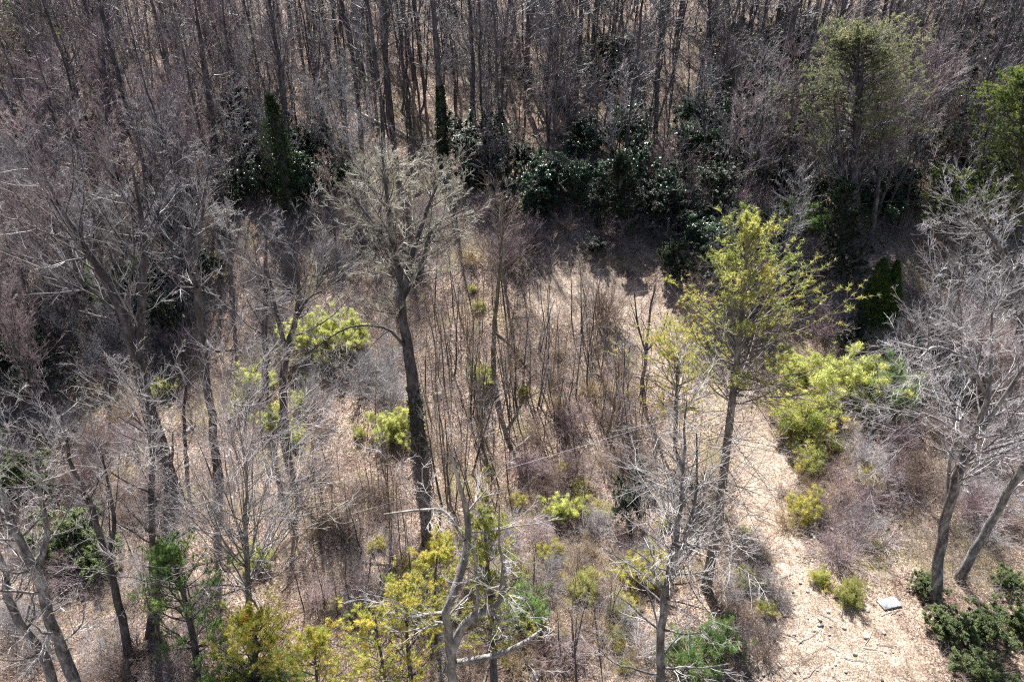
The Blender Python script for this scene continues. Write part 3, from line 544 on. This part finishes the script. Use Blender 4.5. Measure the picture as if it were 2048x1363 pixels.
put('low_shrub', DRK[1], 1700, 690, .8, 'blue-green low shrub at the foot of the cedar', 'shrub', 2)
# twin-topped cedar
rng = np.random.default_rng(7); base = ground_at(1748, 650); r = root('cedar', base, tilt=(0, -.13))
t = MB(); c = MB()
for k, (ox, hh, w) in enumerate([(0, 5.3, .85), (.95, 5.0, .6), (.35, 4.4, .8), (-.5, 3.3, .7)]):
    tubes(t, np.array([[[ox, 0, -.1], [ox, 0, hh * .5], [ox + .05, 0, hh * .95]]]), np.array([[.10, .07, .02]]), 6)
    n = 2600; zz = rng.uniform(0, 1, n) ** .8; a = rng.uniform(0, 6.28, n); rr = w * np.minimum(1, (1.02 - zz) * 1.9) ** .7 * rng.uniform(.7, 1.08, n) * (1 + .18 * np.sin(a * 3 + zz * 9))
    C = np.stack([ox + np.cos(a) * rr, np.sin(a) * rr, zz * hh], 1); leaves(c, rng, C, np.stack([np.cos(a) * .5, np.sin(a) * .5, np.ones(n)], 1), 4, .15, .05, .5)
t.build('trunk', M['bark_dark'], r); c.build('foliage', M['cedar'], r); tag(r, 'dark twin-topped cedar standing in a narrow column', 'cedar')

# ------------------------------------------------------------ bare shrubs, saplings
def thicket(seed, h, w, twigm, stems=26, n2=9, n3=7, tr=.0065, e0=.55, up=.05, wig=.12):
    rng = np.random.default_rng(seed); a, c = MB(), MB()
    az = rng.uniform(0, 6.28, stems); e = rng.uniform(e0, 1.5, stems); P0 = np.stack([rng.normal(0, .12, stems), rng.normal(0, .12, stems), np.full(stems, -.05)], 1) * w
    D = np.stack([np.cos(az) * np.cos(e) * w / h * 1.6, np.sin(az) * np.cos(e) * w / h * 1.6, np.sin(e)], 1); L = h * rng.uniform(.6, 1.1, stems)
    b = strands(rng, P0, D, L, 6, wig, up); r = taper(np.full(stems, tr * 2.3), np.full(stems, tr * .8), 6); tubes(a, b, r, 4)
    q, qr, qL = branch(rng, b, r, L, n2, .15, 1, 36, 14, .5, 3, .16, up * .6, .6, .5, tr * 1.3, tr * .7); tubes(c, q, qr, 3)
    if n3:
        s, sr, _ = branch(rng, q, qr, qL, n3, .1, 1, 38, 15, .5, 2, .18, .04, .7, .6, tr, tr * .6); tubes(c, s, sr, 3)
    return [('stems', a.mesh('stems', M[twigm])), ('twigs', c.mesh('twigs', M[twigm]))]
THK = {'brown': [thicket(200 + i, 2.0, 1.8, 'twig_brown', 34) for i in range(3)], 'pink': [thicket(210 + i, 2.2, 2.0, 'twig_pink', 34) for i in range(2)],
       'grey': [thicket(220 + i, 2.4, 2.0, 'twig_grey', 30) for i in range(3)], 'tan': [thicket(230 + i, 1.5, 1.8, 'twig_tan', 36) for i in range(2)], 'dark': [thicket(240 + i, 2.6, 2.2, 'twig_dark', 34) for i in range(2)]}
put('bare_shrub', thicket(250, 3.6, 3.4, 'twig_brown', 60, 8, 5, .010, .65, .03, .06), 1205, 645, 1.0, 'vase-shaped bare shrub with radiating stems on the grassy bank', 'bare shrub')
PALE = [[('stems', t_[0][1]), ('crown', t_[1][1])] for t_ in (thicket(260 + i, 2.2, 2.6, 'twig_pale', 18, 6, 5, .012, .35, -.02, .16) for i in range(2))]  # the crown part holds the heap's twigs, there is no tree crown
put('brush_heap', PALE[0], 1398, 1335, 1.15, 'tangle of arching whitish branches at the foot of the tall pine', 'brush heap', 1)
put('brush_heap', PALE[1], 1285, 1310, .9, 'smaller whitish branch tangle left of the many-branched pale tree foot', 'brush heap', 2)
put('brush_heap', PALE[0], 1760, 1090, .8, 'grey-white arching brush left of the black twisting trunk', 'brush heap', 3)
put('brush_heap', PALE[1], 130, 1020, .9, 'whitish arching brush above the two leaning lichen-grey trunks', 'brush heap', 4)
rnd = random.Random(5)
COLW = {'brown': 'brown bramble thicket', 'pink': 'pinkish twiggy shrub', 'grey': 'grey twiggy shrub', 'tan': 'tan twiggy shrub', 'dark': 'dark twiggy shrub'}
def thick(px, py, col, sc):
    p = ground_at(px, py); r = place_copy('bare_shrub', rnd.choice(THK[col]), p, rnd.uniform(0, 6.28), sc, zs=rnd.uniform(.75, 1.15))
    filler(r, COLW[col], 'bare shrub', 'bare shrubs of the forest floor', p, .6)
def scatter(n, box, cols, s0, s1, avoid=.45):
    k = 0; x0, y0, x1, y1 = box
    for _ in range(n * 6):
        if k >= n: break
        a, b_ = rnd.uniform(x0, x1), rnd.uniform(y0, y1); p = ground_at(a, b_)
        if path_mask(p[0], p[1]) > avoid or not clear(a, b_, 0, 120): continue
        thick(a, b_, rnd.choice(cols), rnd.uniform(s0, s1)); k += 1
scatter(16, (1570, 800, 1720, 1060), ['tan', 'brown', 'tan'], .6, .9, .95)
scatter(10, (1440, 1100, 1540, 1340), ['grey', 'dark', 'brown'], .45, .7, 1.1)
scatter(10, (860, 1040, 1100, 1360), ['grey', 'brown'], .6, 1.)
scatter(16, (1010, 840, 1280, 1010), ['brown', 'brown', 'pink'], .6, 1.05)
scatter(20, (1000, 1040, 1300, 1330), ['grey', 'brown', 'pink', 'tan'], .6, 1.0)
scatter(24, (1640, 860, 2060, 1120), ['brown', 'pink', 'grey', 'brown'], .8, 1.3)
scatter(18, (1780, 560, 2060, 860), ['pink', 'grey', 'brown'], 1.0, 1.5)
scatter(28, (0, 980, 420, 1360), ['grey', 'brown', 'grey', 'pink'], .7, 1.1)
scatter(18, (0, 780, 330, 1000), ['grey', 'pink', 'brown', 'tan'], .8, 1.3)
scatter(12, (620, 850, 960, 1080), ['brown', 'tan', 'brown'], .6, 1.0)
scatter(10, (640, 1080, 860, 1250), ['brown', 'pink', 'dark'], .6, .9)
scatter(12, (620, 690, 790, 850), ['grey', 'brown', 'grey'], .8, 1.2)
scatter(30, (0, 560, 560, 760), ['grey', 'pink', 'brown', 'dark'], .9, 1.6)
scatter(16, (560, 430, 1100, 560), ['brown', 'grey', 'pink', 'tan'], 1.1, 1.6)
scatter(14, (1080, 420, 1330, 500), ['dark', 'brown', 'pink'], .9, 1.4)
scatter(18, (1380, 450, 1700, 680), ['dark', 'brown', 'pink'], 1.2, 1.7)
scatter(14, (1280, 330, 1520, 500), ['pink', 'brown', 'pink'], 1.3, 1.9)
scatter(12, (1440, 1090, 1560, 1330), ['dark', 'grey', 'brown'], .4, .7, 1.1)
scatter(8, (1100, 700, 1290, 850), ['tan', 'brown'], .5, .8)

def sapling_mesh(seed, h, barkm, twigm, n=10, rad=.028):
    rng = np.random.default_rng(seed); a, c = MB(), MB(); P = strands(rng, np.array([[0, 0, -.05]]), np.array([[rng.normal(0, .04), rng.normal(0, .04), 1]]), np.array([h]), 8, .035, .03); R = taper(np.array([rad]), np.array([.008]), 8); tubes(a, P, R, 6)
    q, qr, qL = branch(rng, P, R, np.array([h]), n, .3, 1, 33, 10, .25, 4, .08, .07, .6, .5, .014, .007); tubes(c, q, qr, 3)
    s, sr, _ = branch(rng, q, qr, qL, 5, .2, 1, 35, 12, .45, 2, .12, .04, .6, .6, .009, .006); tubes(c, s, sr, 3)
    return [('trunk', a.mesh('trunk', M[barkm])), ('crown', c.mesh('crown', M[twigm]))]
SAP = [sapling_mesh(300 + i, 5 + .5 * (i % 4), ['bark_olive', 'bark_grey', 'bark_dark'][i % 3], ['twig_brown', 'twig_tan', 'twig_grey'][i % 3], 9 + i, .042 + .010 * (i % 3)) for i in range(7)]
def saps(n, box, s0, s1):
    cl = [(rnd.uniform(box[0], box[2]), rnd.uniform(box[1], box[3])) for _ in range(max(3, n // 5))]
    for _ in range(n):
        c_ = rnd.choice(cl)
        a, b_ = (c_[0] + rnd.gauss(0, 22), c_[1] + rnd.gauss(0, 18)) if rnd.random() < .6 else (rnd.uniform(box[0], box[2]), rnd.uniform(box[1], box[3])); p = ground_at(a, b_)
        if path_mask(p[0], p[1]) > .7: continue
        k = rnd.randrange(len(SAP)); r = place_copy('sapling', SAP[k], p, rnd.uniform(0, 6.28), rnd.uniform(s0 * .7, s1 * 1.12), (rnd.gauss(0, .07), rnd.gauss(0, .07)))
        filler(r, ['olive-barked sapling', 'slim grey sapling', 'thin dark sapling'][k % 3], 'sapling', 'thin saplings in the clearing', p, 2.)
saps(140, (860, 600, 1290, 860), .65, 1.05)
saps(36, (860, 840, 1010, 1010), .7, 1.15)
saps(44, (600, 930, 840, 1260), .45, .8)
saps(26, (1060, 780, 1420, 1010), .55, .95)
saps(20, (400, 820, 760, 1120), .5, .9)
saps(16, (1030, 1100, 1320, 1380), .5, .9)
saps(14, (0, 900, 420, 1350), .7, 1.1)

# ------------------------------------------------------------ forest trees of the slope
TALL = []
for i in range(6):
    rg = np.random.default_rng(400 + i); h = [21, 19, 23, 17, 20, 22][i]; zz = np.linspace(0, h, 7); lean = rg.normal(0, .5, 2)
    tr_ = np.stack([lean[0] * (zz / h) ** 2 * 2 + rg.normal(0, .12, 7) * (zz > 0), lean[1] * (zz / h) ** 2 * 2 + rg.normal(0, .12, 7) * (zz > 0), zz], 1)
    tr_[0, 2] = -.2
    rad = np.interp(zz / h, [0, .5, .8, 1], np.array([.21, .165, .10, .02]) * [1, .8, 1.2, .6, .9, .7][i])
    tm, cm = bare_tree_meshes(400 + i, tr_, rad, 'bark_dark', ['twig_ash', 'twig_mauve', 'twig_ash', 'twig_mauve', 'twig_dark', 'twig_ash'][i], crown0=[.40, .45, .38, .35, .45, .3][i], limbs=42, limbL=.27, ang=48, n2=6, n3=6, n4=5, twig_r=.015)
    TALL.append([('trunk', tm), ('crown', cm)])
MID = []
for i in range(5):
    rg = np.random.default_rng(420 + i); h = [13, 11, 14, 12, 10][i]; zz = np.linspace(0, h, 6)
    tr_ = np.stack([rg.normal(0, .25, 6) * (zz > 0), rg.normal(0, .25, 6) * (zz > 0), zz], 1); tr_[0, 2] = -.2
    rad = np.interp(zz / h, [0, .5, 1], np.array([.13, .085, .015]))
    tm, cm = bare_tree_meshes(430 + i, tr_, rad, 'bark_dark', ['twig_pink', 'twig_pink', 'twig_grey', 'twig_pink', 'twig_grey'][i], crown0=.22, limbs=34, limbL=.42, ang=42, up=.12, n2=7, n3=7, n4=5, twig_r=.010)
    MID.append([('trunk', tm), ('crown', cm)])
used = []
def tree_at(px, py, src, noun, sc, lean=0., group='bare trees covering the upper slope'):
    p = ground_at(px, py); used.append((p[0], p[1]))
    r = place_copy('bare_tree', src, p, rnd.uniform(0, 6.28) if not lean else 0, sc, (rnd.gauss(0, .03), lean + rnd.gauss(0, .03)))
    filler(r, noun, 'bare tree', group, p, 4.)
TN = ['tall dark bare tree', 'tall mauve-twigged tree', 'thick tall bare tree', 'slim mauve-twigged tree', 'tall black-twigged tree', 'slender grey bare tree']
MN = ['pinkish low-crowned tree', 'small pinkish bare tree', 'broad grey bare tree', 'wide pinkish bare tree', 'small grey bare tree']
for a, b_, k, s in [(725, 262, 0, 1), (787, 290, 2, .95), (945, 295, 0, .9), (967, 300, 3, 1), (1000, 318, 5, 1), (1008, 325, 3, 1), (1095, 300, 5, .9), (1050, 215, 0, .9), (1150, 240, 2, .9), (1310, 275, 2, .85), (1240, 385, 5, 1),
                    (1340, 210, 3, 1), (1180, 160, 0, 1), (850, 200, 5, .9), (690, 210, 3, 1), (1400, 190, 0, .9), (1450, 330, 3, .9), (640, 180, 1, .9), (1470, 130, 2, .8), (1420, 250, 5, .9), (1820, 360, 1, .9), (1870, 240, 4, 1), (2030, 190, 2, .9)]:
    tree_at(a, b_, TALL[k], TN[k], s)
n = 0
for _ in range(6000):
    if n >= 200: break
    y = rnd.uniform(56, 107); x = rnd.uniform(-1, 1) * (y * .64 + 8)
    px, py, _d = project((x, y, float(H(x, y))))
    if py > 430 or (850 < px < 1560 and y < 71) or not clear(px, py, 25) or any((x - a) ** 2 + (y - b) ** 2 < 2.5 ** 2 for a, b in used): continue
    if 760 < px < 1000 and 120 < py < 300 and rnd.random() < .55: continue
    k = rnd.choice([0, 1, 2, 3, 5, 5, 3]) if px > 650 else rnd.choice([1, 3, 1, 0, 4])
    used.append((x, y)); p = (x, y, float(H(x, y)))
    r = place_copy('bare_tree', TALL[k], p, rnd.uniform(0, 6.28), rnd.uniform(.72, 1.08), (rnd.gauss(0, .05), rnd.gauss(0, .05)))
    filler(r, TN[k], 'bare tree', 'bare trees covering the upper slope', p, 4.); n += 1
for box, m in (((-40, 330, 520, 720), 30), ((380, 430, 640, 640), 8), ((1420, 330, 2080, 480), 16), ((1820, 500, 2120, 700), 8), ((-60, 720, 200, 900), 8), ((-60, 80, 600, 330), 22)):
    for _ in range(m):
        k = rnd.randrange(5); a, b_ = rnd.uniform(box[0], box[2]), rnd.uniform(box[1], box[3])
        if not clear(a, b_, 90): continue
        tree_at(a, b_, MID[k], MN[k], rnd.uniform(.75, 1.1), group='low-crowned bare trees')
# evergreen shrubs in the shade of the slope
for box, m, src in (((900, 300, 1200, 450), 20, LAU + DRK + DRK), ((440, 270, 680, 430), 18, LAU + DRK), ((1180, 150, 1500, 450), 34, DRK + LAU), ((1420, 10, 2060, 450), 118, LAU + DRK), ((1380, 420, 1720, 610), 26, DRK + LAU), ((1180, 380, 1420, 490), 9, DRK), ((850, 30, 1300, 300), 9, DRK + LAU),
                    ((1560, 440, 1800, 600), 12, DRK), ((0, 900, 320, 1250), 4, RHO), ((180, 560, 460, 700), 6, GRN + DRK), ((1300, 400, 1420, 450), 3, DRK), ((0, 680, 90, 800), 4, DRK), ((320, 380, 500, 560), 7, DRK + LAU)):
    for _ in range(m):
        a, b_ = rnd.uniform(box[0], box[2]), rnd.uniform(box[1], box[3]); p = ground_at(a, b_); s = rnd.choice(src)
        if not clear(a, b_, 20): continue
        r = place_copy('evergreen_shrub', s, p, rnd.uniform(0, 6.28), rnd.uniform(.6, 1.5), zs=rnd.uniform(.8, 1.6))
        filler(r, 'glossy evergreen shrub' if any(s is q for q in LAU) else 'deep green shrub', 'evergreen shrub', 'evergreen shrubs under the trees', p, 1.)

SLM = []
for i in range(4):
    rg = np.random.default_rng(460 + i); h = [8, 10, 7, 9][i]; zz = np.linspace(0, h, 6)
    tr_ = np.stack([rg.normal(0, .18, 6) * (zz > 0), rg.normal(0, .18, 6) * (zz > 0), zz], 1); tr_[0, 2] = -.2
    tm, cm = bare_tree_meshes(470 + i, tr_, np.interp(zz / h, [0, .5, 1], np.array([.085, .06, .015])), 'bark_dark', ['twig_ash', 'twig_mauve', 'twig_brown', 'twig_grey'][i], crown0=.2, limbs=40, limbL=.42, ang=50, up=.07, n2=7, n3=6, n4=4, twig_r=.013)
    SLM.append([('trunk', tm), ('crown', cm)])
POL = []
for i in range(4):
    rg = np.random.default_rng(480 + i); h = [13, 11, 15, 12][i]; zz = np.linspace(0, h, 7)
    tr_ = np.stack([np.cumsum(rg.normal(0, .16, 7)) * (zz > 0), np.cumsum(rg.normal(0, .16, 7)) * (zz > 0), zz], 1); tr_[0, 2] = -.2
    tm, cm = bare_tree_meshes(490 + i, tr_, np.interp(zz / h, [0, .5, 1], np.array([.10, .075, .02])), 'bark_dark', ['twig_dark', 'twig_ash', 'twig_mauve', 'twig_dark'][i], crown0=.3, limbs=30, limbL=.25, ang=55, up=.05, n2=6, n3=5, n4=4, twig_r=.014)
    POL.append([('trunk', tm), ('crown', cm)])
PN = ['thin dark-stemmed tree', 'thin grey-twigged tree', 'thin mauve-twigged tree', 'thin crooked dark tree']
for box, m in (((650, 20, 1500, 300), 95), ((1450, 20, 2080, 440), 60), ((0, 20, 650, 330), 55), ((0, 380, 520, 700), 24)):
    for _ in range(m):
        k = rnd.randrange(4); a, b_ = rnd.uniform(box[0], box[2]), rnd.uniform(box[1], box[3]); p = ground_at(a, b_)
        if not clear(a, b_, 15): continue
        r = place_copy('young_tree', POL[k], p, rnd.uniform(0, 6.28), rnd.uniform(.6, 1.25), (rnd.gauss(0, .09), rnd.gauss(0, .09)))
        filler(r, PN[k], 'young tree', 'thin young trees of the wooded slope', p, 3.)
SN = ['small grey understorey tree', 'small mauve understorey tree', 'small brown understorey tree', 'slim grey understorey tree']
for box, m in (((-60, 60, 700, 420), 70), ((640, 60, 1400, 420), 62), ((1380, 60, 2100, 470), 70), ((0, 420, 560, 740), 26), ((1380, 470, 1700, 640), 8), ((1720, 520, 2080, 900), 14), ((620, 440, 980, 540), 9)):
    for _ in range(m):
        k = rnd.randrange(4); a, b_ = rnd.uniform(box[0], box[2]), rnd.uniform(box[1], box[3]); p = ground_at(a, b_)
        if not clear(a, b_, 50): continue
        r = place_copy('understorey_tree', SLM[k], p, rnd.uniform(0, 6.28), rnd.uniform(.6, 1.1), (rnd.gauss(0, .08), rnd.gauss(0, .08)))
        filler(r, SN[k], 'small tree', 'small understorey trees', p, 2.)

for box, m, src in (((960, 930, 1330, 1350), 16, OLV + GLD), ((1540, 830, 1700, 960), 5, OLV + GLD), ((1480, 1040, 1760, 1250), 9, OLV), ((560, 650, 800, 880), 5, OLV), ((900, 560, 1120, 800), 5, GLD + OLV), ((430, 1080, 900, 1362), 8, OLV + GLD)):
    for _ in range(m):
        a, b_ = rnd.uniform(box[0], box[2]), rnd.uniform(box[1], box[3]); p = ground_at(a, b_); q_ = rnd.choice(src)
        r = place_copy('low_shrub', q_, p, rnd.uniform(0, 6.28), rnd.uniform(.3, .7), zs=rnd.uniform(.7, 1.1))
        filler(r, 'low olive tuft' if any(q_ is w for w in OLV) else 'low golden tuft', 'shrub', 'low yellow-green shrubs in the brush', p, .4)
# ------------------------------------------------------------ stones, logs, board
def stone_mesh(seed, flat=.6, block=False):
    rg = np.random.default_rng(seed); m = 12; k = 7; th = np.linspace(0, math.pi, k); a = np.arange(m) * 2 * math.pi / m
    T, A = np.meshgrid(th, a, indexing='ij'); d = np.stack([np.sin(T) * np.cos(A), np.sin(T) * np.sin(A), np.cos(T)], -1)
    R = np.ones(T.shape)
    for q_ in range(9):
        nn = norm(rg.normal(0, 1, 3))
        if block: nn = norm(np.array([(1, 0, 0), (-1, 0, 0), (0, 1, 0), (0, -1, 0), (0, 0, 1), (.6, -.6, .5), (-.5, -.7, .3), (0, 0, -1), (.1, .9, .6)][q_]) + rg.normal(0, .16, 3))
        R = np.minimum(R, rg.uniform(.5, .68) / np.maximum((d @ nn), .05) if block else rg.uniform(.62, .9) / np.maximum((d @ nn), .05))
    v = d * R[..., None] * np.array([1, .8, flat]); i = (np.arange(k - 1)[:, None] * m + np.arange(m)[None]).ravel(); j = (np.arange(k - 1)[:, None] * m + (np.arange(m)[None] + 1) % m).ravel()
    mb = MB(); mb.add(v, np.stack([i, i + m, j + m, j], 1)); return mb
STN = [stone_mesh(500 + i, .42 + .1 * (i % 3), True) for i in range(4)]
STM = [s.mesh('stone', M['rock']) for s in STN]; STD = [s.mesh('stone', M['rock_dark']) for s in STN]
def stone(px, py, r_, me, label=None, zz=.25):
    p = ground_at(px, py); o = bpy.data.objects.new('stone', me); COL.objects.link(o); o.location = (p[0], p[1], p[2] + r_ * zz); o.scale = (r_,) * 3; o.rotation_euler = (rnd.gauss(0, .2), rnd.gauss(0, .2), rnd.uniform(0, 6.28))
    if label: tag(o, label, 'stone')
    else: filler(o, 'pale stone' if me in STM else 'dark stone', 'stone', 'stones lying on the track', p)
stone(876, 795, .5, stone_mesh(511, 1.1, True).mesh('stone', M['rock_mid']), 'squarish white-faced boulder right of the big bare tree', .15)
stone(1695, 1122, .19, STM[1], 'pale stone above the low olive shrub'); stone(1628, 1076, .15, STM[2], 'pale stone below the round yellow bush')
stone(1543, 1187, .28, STD[0], 'grey boulder on the left bank of the track'); stone(1768, 1185, .13, STD[1], 'small grey stone just above the pale board')
stone(1600, 1165, .14, STM[3], 'pale stone in the middle of the track'); stone(1615, 1182, .15, STM[0], 'tan stone below the mid-track pale stone')
for _ in range(60): stone(rnd.uniform(1500, 1800), rnd.uniform(1180, 1362), rnd.uniform(.04, .17), rnd.choice(STM + STM + STD[:1]))
for _ in range(22): stone(rnd.uniform(1020, 1150), rnd.uniform(1328, 1362), rnd.uniform(.10, .24), rnd.choice(STM))
for _ in range(16): stone(rnd.uniform(1590, 1740), rnd.uniform(1060, 1130), rnd.uniform(.05, .12), rnd.choice(STM))
def log(px0, py0, px1, py1, w, m, label, name='fallen_log', lift=.06):
    a, b_ = ground_at(px0, py0), ground_at(px1, py1); rg = np.random.default_rng(int(px0 * 7 + py0)); t = np.linspace(0, 1, 7)[:, None]; P = a + (b_ - a) * t; P[:, 2] = H(P[:, 0], P[:, 1]) + lift; P[1:-1] += rg.normal(0, .05, (5, 3))
    r_ = .5 * w * np.linalg.norm(a - CAM) / F; mb = MB(); tubes(mb, (P - a)[None], taper(np.array([r_]), np.array([r_ * .5]), 6), 7)
    o = mb.build(name, M[m], smooth=True); o.location = a; tag(o, label, 'fallen log')
log(372, 865, 392, 850, 8, 'twig_white', 'short pale log lying left of the small Y-fork snag')
log(720, 232, 835, 285, 7, 'twig_white', 'long pale fallen trunk crossing the slope left of the ivy-clad trunk', lift=.3)
log(360, 325, 410, 300, 9, 'bark_dark', 'dark fallen trunk beside the heavy dark trunk', lift=.5)
log(600, 955, 655, 965, 11, 'bark_dark', 'dark curved log on the litter right of the curving tree')
log(1380, 1300, 1470, 1362, 4, 'twig_white', 'thin pale fallen branch below the tall pine')
for k in range(34):                       # trunks and limbs lying among the trees
    a, b_ = (rnd.uniform(0, 2040), rnd.uniform(20, 440)) if k < 18 else (rnd.uniform(20, 1350), rnd.uniform(640, 1340)); p0 = ground_at(a, b_)
    if path_mask(p0[0], p0[1]) > .3: continue
    an = rnd.uniform(0, 6.28); Lg = rnd.uniform(2, 6) if k < 18 else rnd.uniform(1.2, 3.5); t = np.linspace(0, 1, 7)[:, None]; P = p0 + np.array([math.cos(an), math.sin(an), 0]) * Lg * t
    P[:, :2] += np.cumsum(np.random.default_rng(900 + k).normal(0, .05, (7, 2)), 0); P[:, 2] = H(P[:, 0], P[:, 1]) + .08 + (t[:, 0] * rnd.uniform(0, .5)); R_ = rnd.uniform(.05, .13) if k < 18 else rnd.uniform(.03, .08)
    mb = MB(); tubes(mb, (P - p0)[None], taper(np.array([R_]), np.array([R_ * .5]), 6), 7); kd = rnd.randrange(3); o = mb.build('fallen_log', M[['bark_dark', 'bark_pale', 'bark_grey'][kd]], smooth=True); o.location = p0
    filler(o, ['dark fallen log', 'pale fallen log', 'grey fallen log'][kd], 'fallen log', 'fallen logs among the trees', p0)
for k in range(60):
    a, b_ = rnd.uniform(1440, 1790), rnd.uniform(1000, 1360); an = rnd.uniform(-1.2, 1.2); L_ = rnd.uniform(20, 60)
    p0 = ground_at(a, b_); p1 = p0 + np.array([math.cos(an), math.sin(an), 0]) * L_ / 45.
    mb = MB(); P = p0 + (p1 - p0) * np.linspace(0, 1, 5)[:, None]; P[:, 2] = H(P[:, 0], P[:, 1]) + .04; P[1:-1, :2] += np.random.default_rng(k).normal(0, .03, (3, 2))
    tubes(mb, (P - p0)[None], taper(np.array([.018]), np.array([.008]), 4), 5); o = mb.build('fallen_branch', M[rnd.choice(['twig_white', 'bark_dark', 'twig_grey'])]); o.location = p0
    filler(o, 'fallen stick', 'fallen branch', 'sticks lying on the track', p0)
# pale weathered board lying on the ground
p = ground_at(1778, 1207); mb = MB(); w, d_, h = .62, .38, .03
V = []
for z in (0, h):
    for (sx, sy) in ((-1, -1), (1, -1), (1, 1), (-1, 1)): V.append((sx * w * .5 + (0 if z == 0 else -sx * .008), sy * d_ * .5 + (0 if z == 0 else -sy * .008), z))
mb.add(V, [(0, 3, 2, 1), (4, 5, 6, 7), (0, 1, 5, 4), (1, 2, 6, 5), (2, 3, 7, 6), (3, 0, 4, 7)])
o = mb.build('flat_board', M['board']); o.location = p + np.array([0, 0, .05]); o.rotation_euler = (math.radians(-5), math.radians(-3), math.radians(12)); o.scale = (1.55,) * 3; tag(o, 'pale flat board lying on the track edge', 'board')
# small dark green box against the slim tree
p = ground_at(541, 775); mb = MB(); T = np.linspace(0, 1, 5)
tubes(mb, np.array([[[0, 0, 0], [0, 0, .04], [0, 0, .5], [0, 0, .56], [0, 0, .6]]]), np.array([[.22, .25, .25, .2, .02]]), 12)
o = mb.build('green_bucket', M['green_box'], smooth=True); o.location = p; tag(o, 'small dark green bucket behind the slim dark tree', 'bucket')
# overhead wire
for (a, za), (b_, zb), lab in [(((1010, 938), 7.5), ((1260, 862), 8.5), 'thin pale overhead wire crossing above the brush')]:
    A, B = at_depth(a[0], a[1], 27.), at_depth(b_[0], b_[1], 28.5); t = np.linspace(-1.5, 4.5, 60)[:, None]; P = A + (B - A) * t; P[:, 2] += .06 * (t[:, 0] ** 2 - t[:, 0])
    mb = MB(); tubes(mb, P[None], np.full((1, 60), .007), 5); o = mb.build('overhead_wire', M['twig_grey']); tag(o, lab, 'wire')

# ------------------------------------------------------------ leaf litter, undergrowth, dry grass
rng = np.random.default_rng(77)
def floor_points(n, y0=13., y1=108., pw=1.7):
    y = y0 + (y1 - y0) * rng.uniform(0, 1, n) ** pw; hw = (y * .866 + 14) * .75 + 3; x = rng.uniform(-1, 1, n) * hw; return x, y
x, y = floor_points(260000); k_ = (path_mask(x, y) < .5) | (rng.uniform(0, 1, len(x)) < .2); x, y = x[k_], y[k_]; P = np.stack([x, y, H(x, y) + .015], 1); s = (.017 + .0008 * y)[:, None]
nrm = norm(rng.normal(0, .45, (len(x), 3)) + np.array([0, 0, 1])); u = norm(np.cross(nrm, rng.normal(0, 1, nrm.shape))); w_ = np.cross(nrm, u)
lit = MB(); lit.add(np.stack([P - u * s, P + w_ * s * .6 + nrm * s * .3, P + u * s, P - w_ * s * .6 + nrm * s * .3], 1) + nrm[:, None] * .01, np.arange(len(x) * 4).reshape(-1, 4))
o = lit.build('leaf_litter', M['litter']); tag(o, 'dry fallen leaves strewn over the forest floor', 'leaf litter', kind='stuff')
def under(n, col, hh, rad, keep, name, label, cat, pw=1.5):
    x, y = floor_points(n, pw=pw); m = keep(x, y); x, y = x[m], y[m]; N = len(x)
    D = norm(np.stack([rng.normal(0, .6, N), rng.normal(0, .6, N), np.ones(N)], 1)); L = hh * rng.uniform(.4, 1.4, N)
    q = strands(rng, np.stack([x, y, H(x, y) - .02], 1), D, L, 3, .25, -.05); k = 1 + y * .012
    mb = MB(); tubes(mb, q, taper(rad * k, rad * .5 * k, 3), 3)
    q2, r2, _ = branch(rng, q, taper(rad * k, rad * .5 * k, 3), L, 3, .2, .9, 42, 15, .6, 2, .2, 0, .8, .6, .02, rad * .5); tubes(mb, q2, r2, 3)
    o = mb.build(name, M[col]); tag(o, label, cat, kind='stuff')
patch = lambda x, y: np.sin(x * .55 + 1.7 * np.sin(y * .31)) + np.sin(y * .5 + 1.3 * np.sin(x * .27)) + rng.normal(0, .5, len(x))
under(135000, 'twig_brown', .95, .0045, lambda x, y: (path_mask(x, y) < .35) & (patch(x, y) > -.6), 'brown_undergrowth', 'low brown brush and brambles over the forest floor', 'undergrowth', pw=1.2)
under(100000, 'twig_grey', 1.15, .004, lambda x, y: (path_mask(x, y) < .45) & (patch(x + 9, y) > -.2) & (y < 60), 'grey_undergrowth', 'thin grey twiggy growth between the trees', 'undergrowth', pw=1.)
under(60000, 'grass', .26, .005, lambda x, y: (path_mask(x, y) > .15) & (y < 60), 'dry_grass', 'dry straw-coloured grass along the track', 'grass', pw=1.)
under(48000, 'twig_mauve', 1.9, .005, lambda x, y: (y > 44) & (path_mask(x, y) < .1) & (patch(x + 30, y) > -.6), 'hillside_brush', 'waist-high mauve brush over the wooded hillside', 'brush', pw=.9)
under(24000, 'twig_tan', 1.1, .0045, lambda x, y: (path_mask(x, y) < .6) & (patch(x - 20, y + 11) > .3) & (y < 60), 'tan_weeds', 'tan dead weeds and stalks in the clearing', 'weeds', pw=1.)
label_fillers()
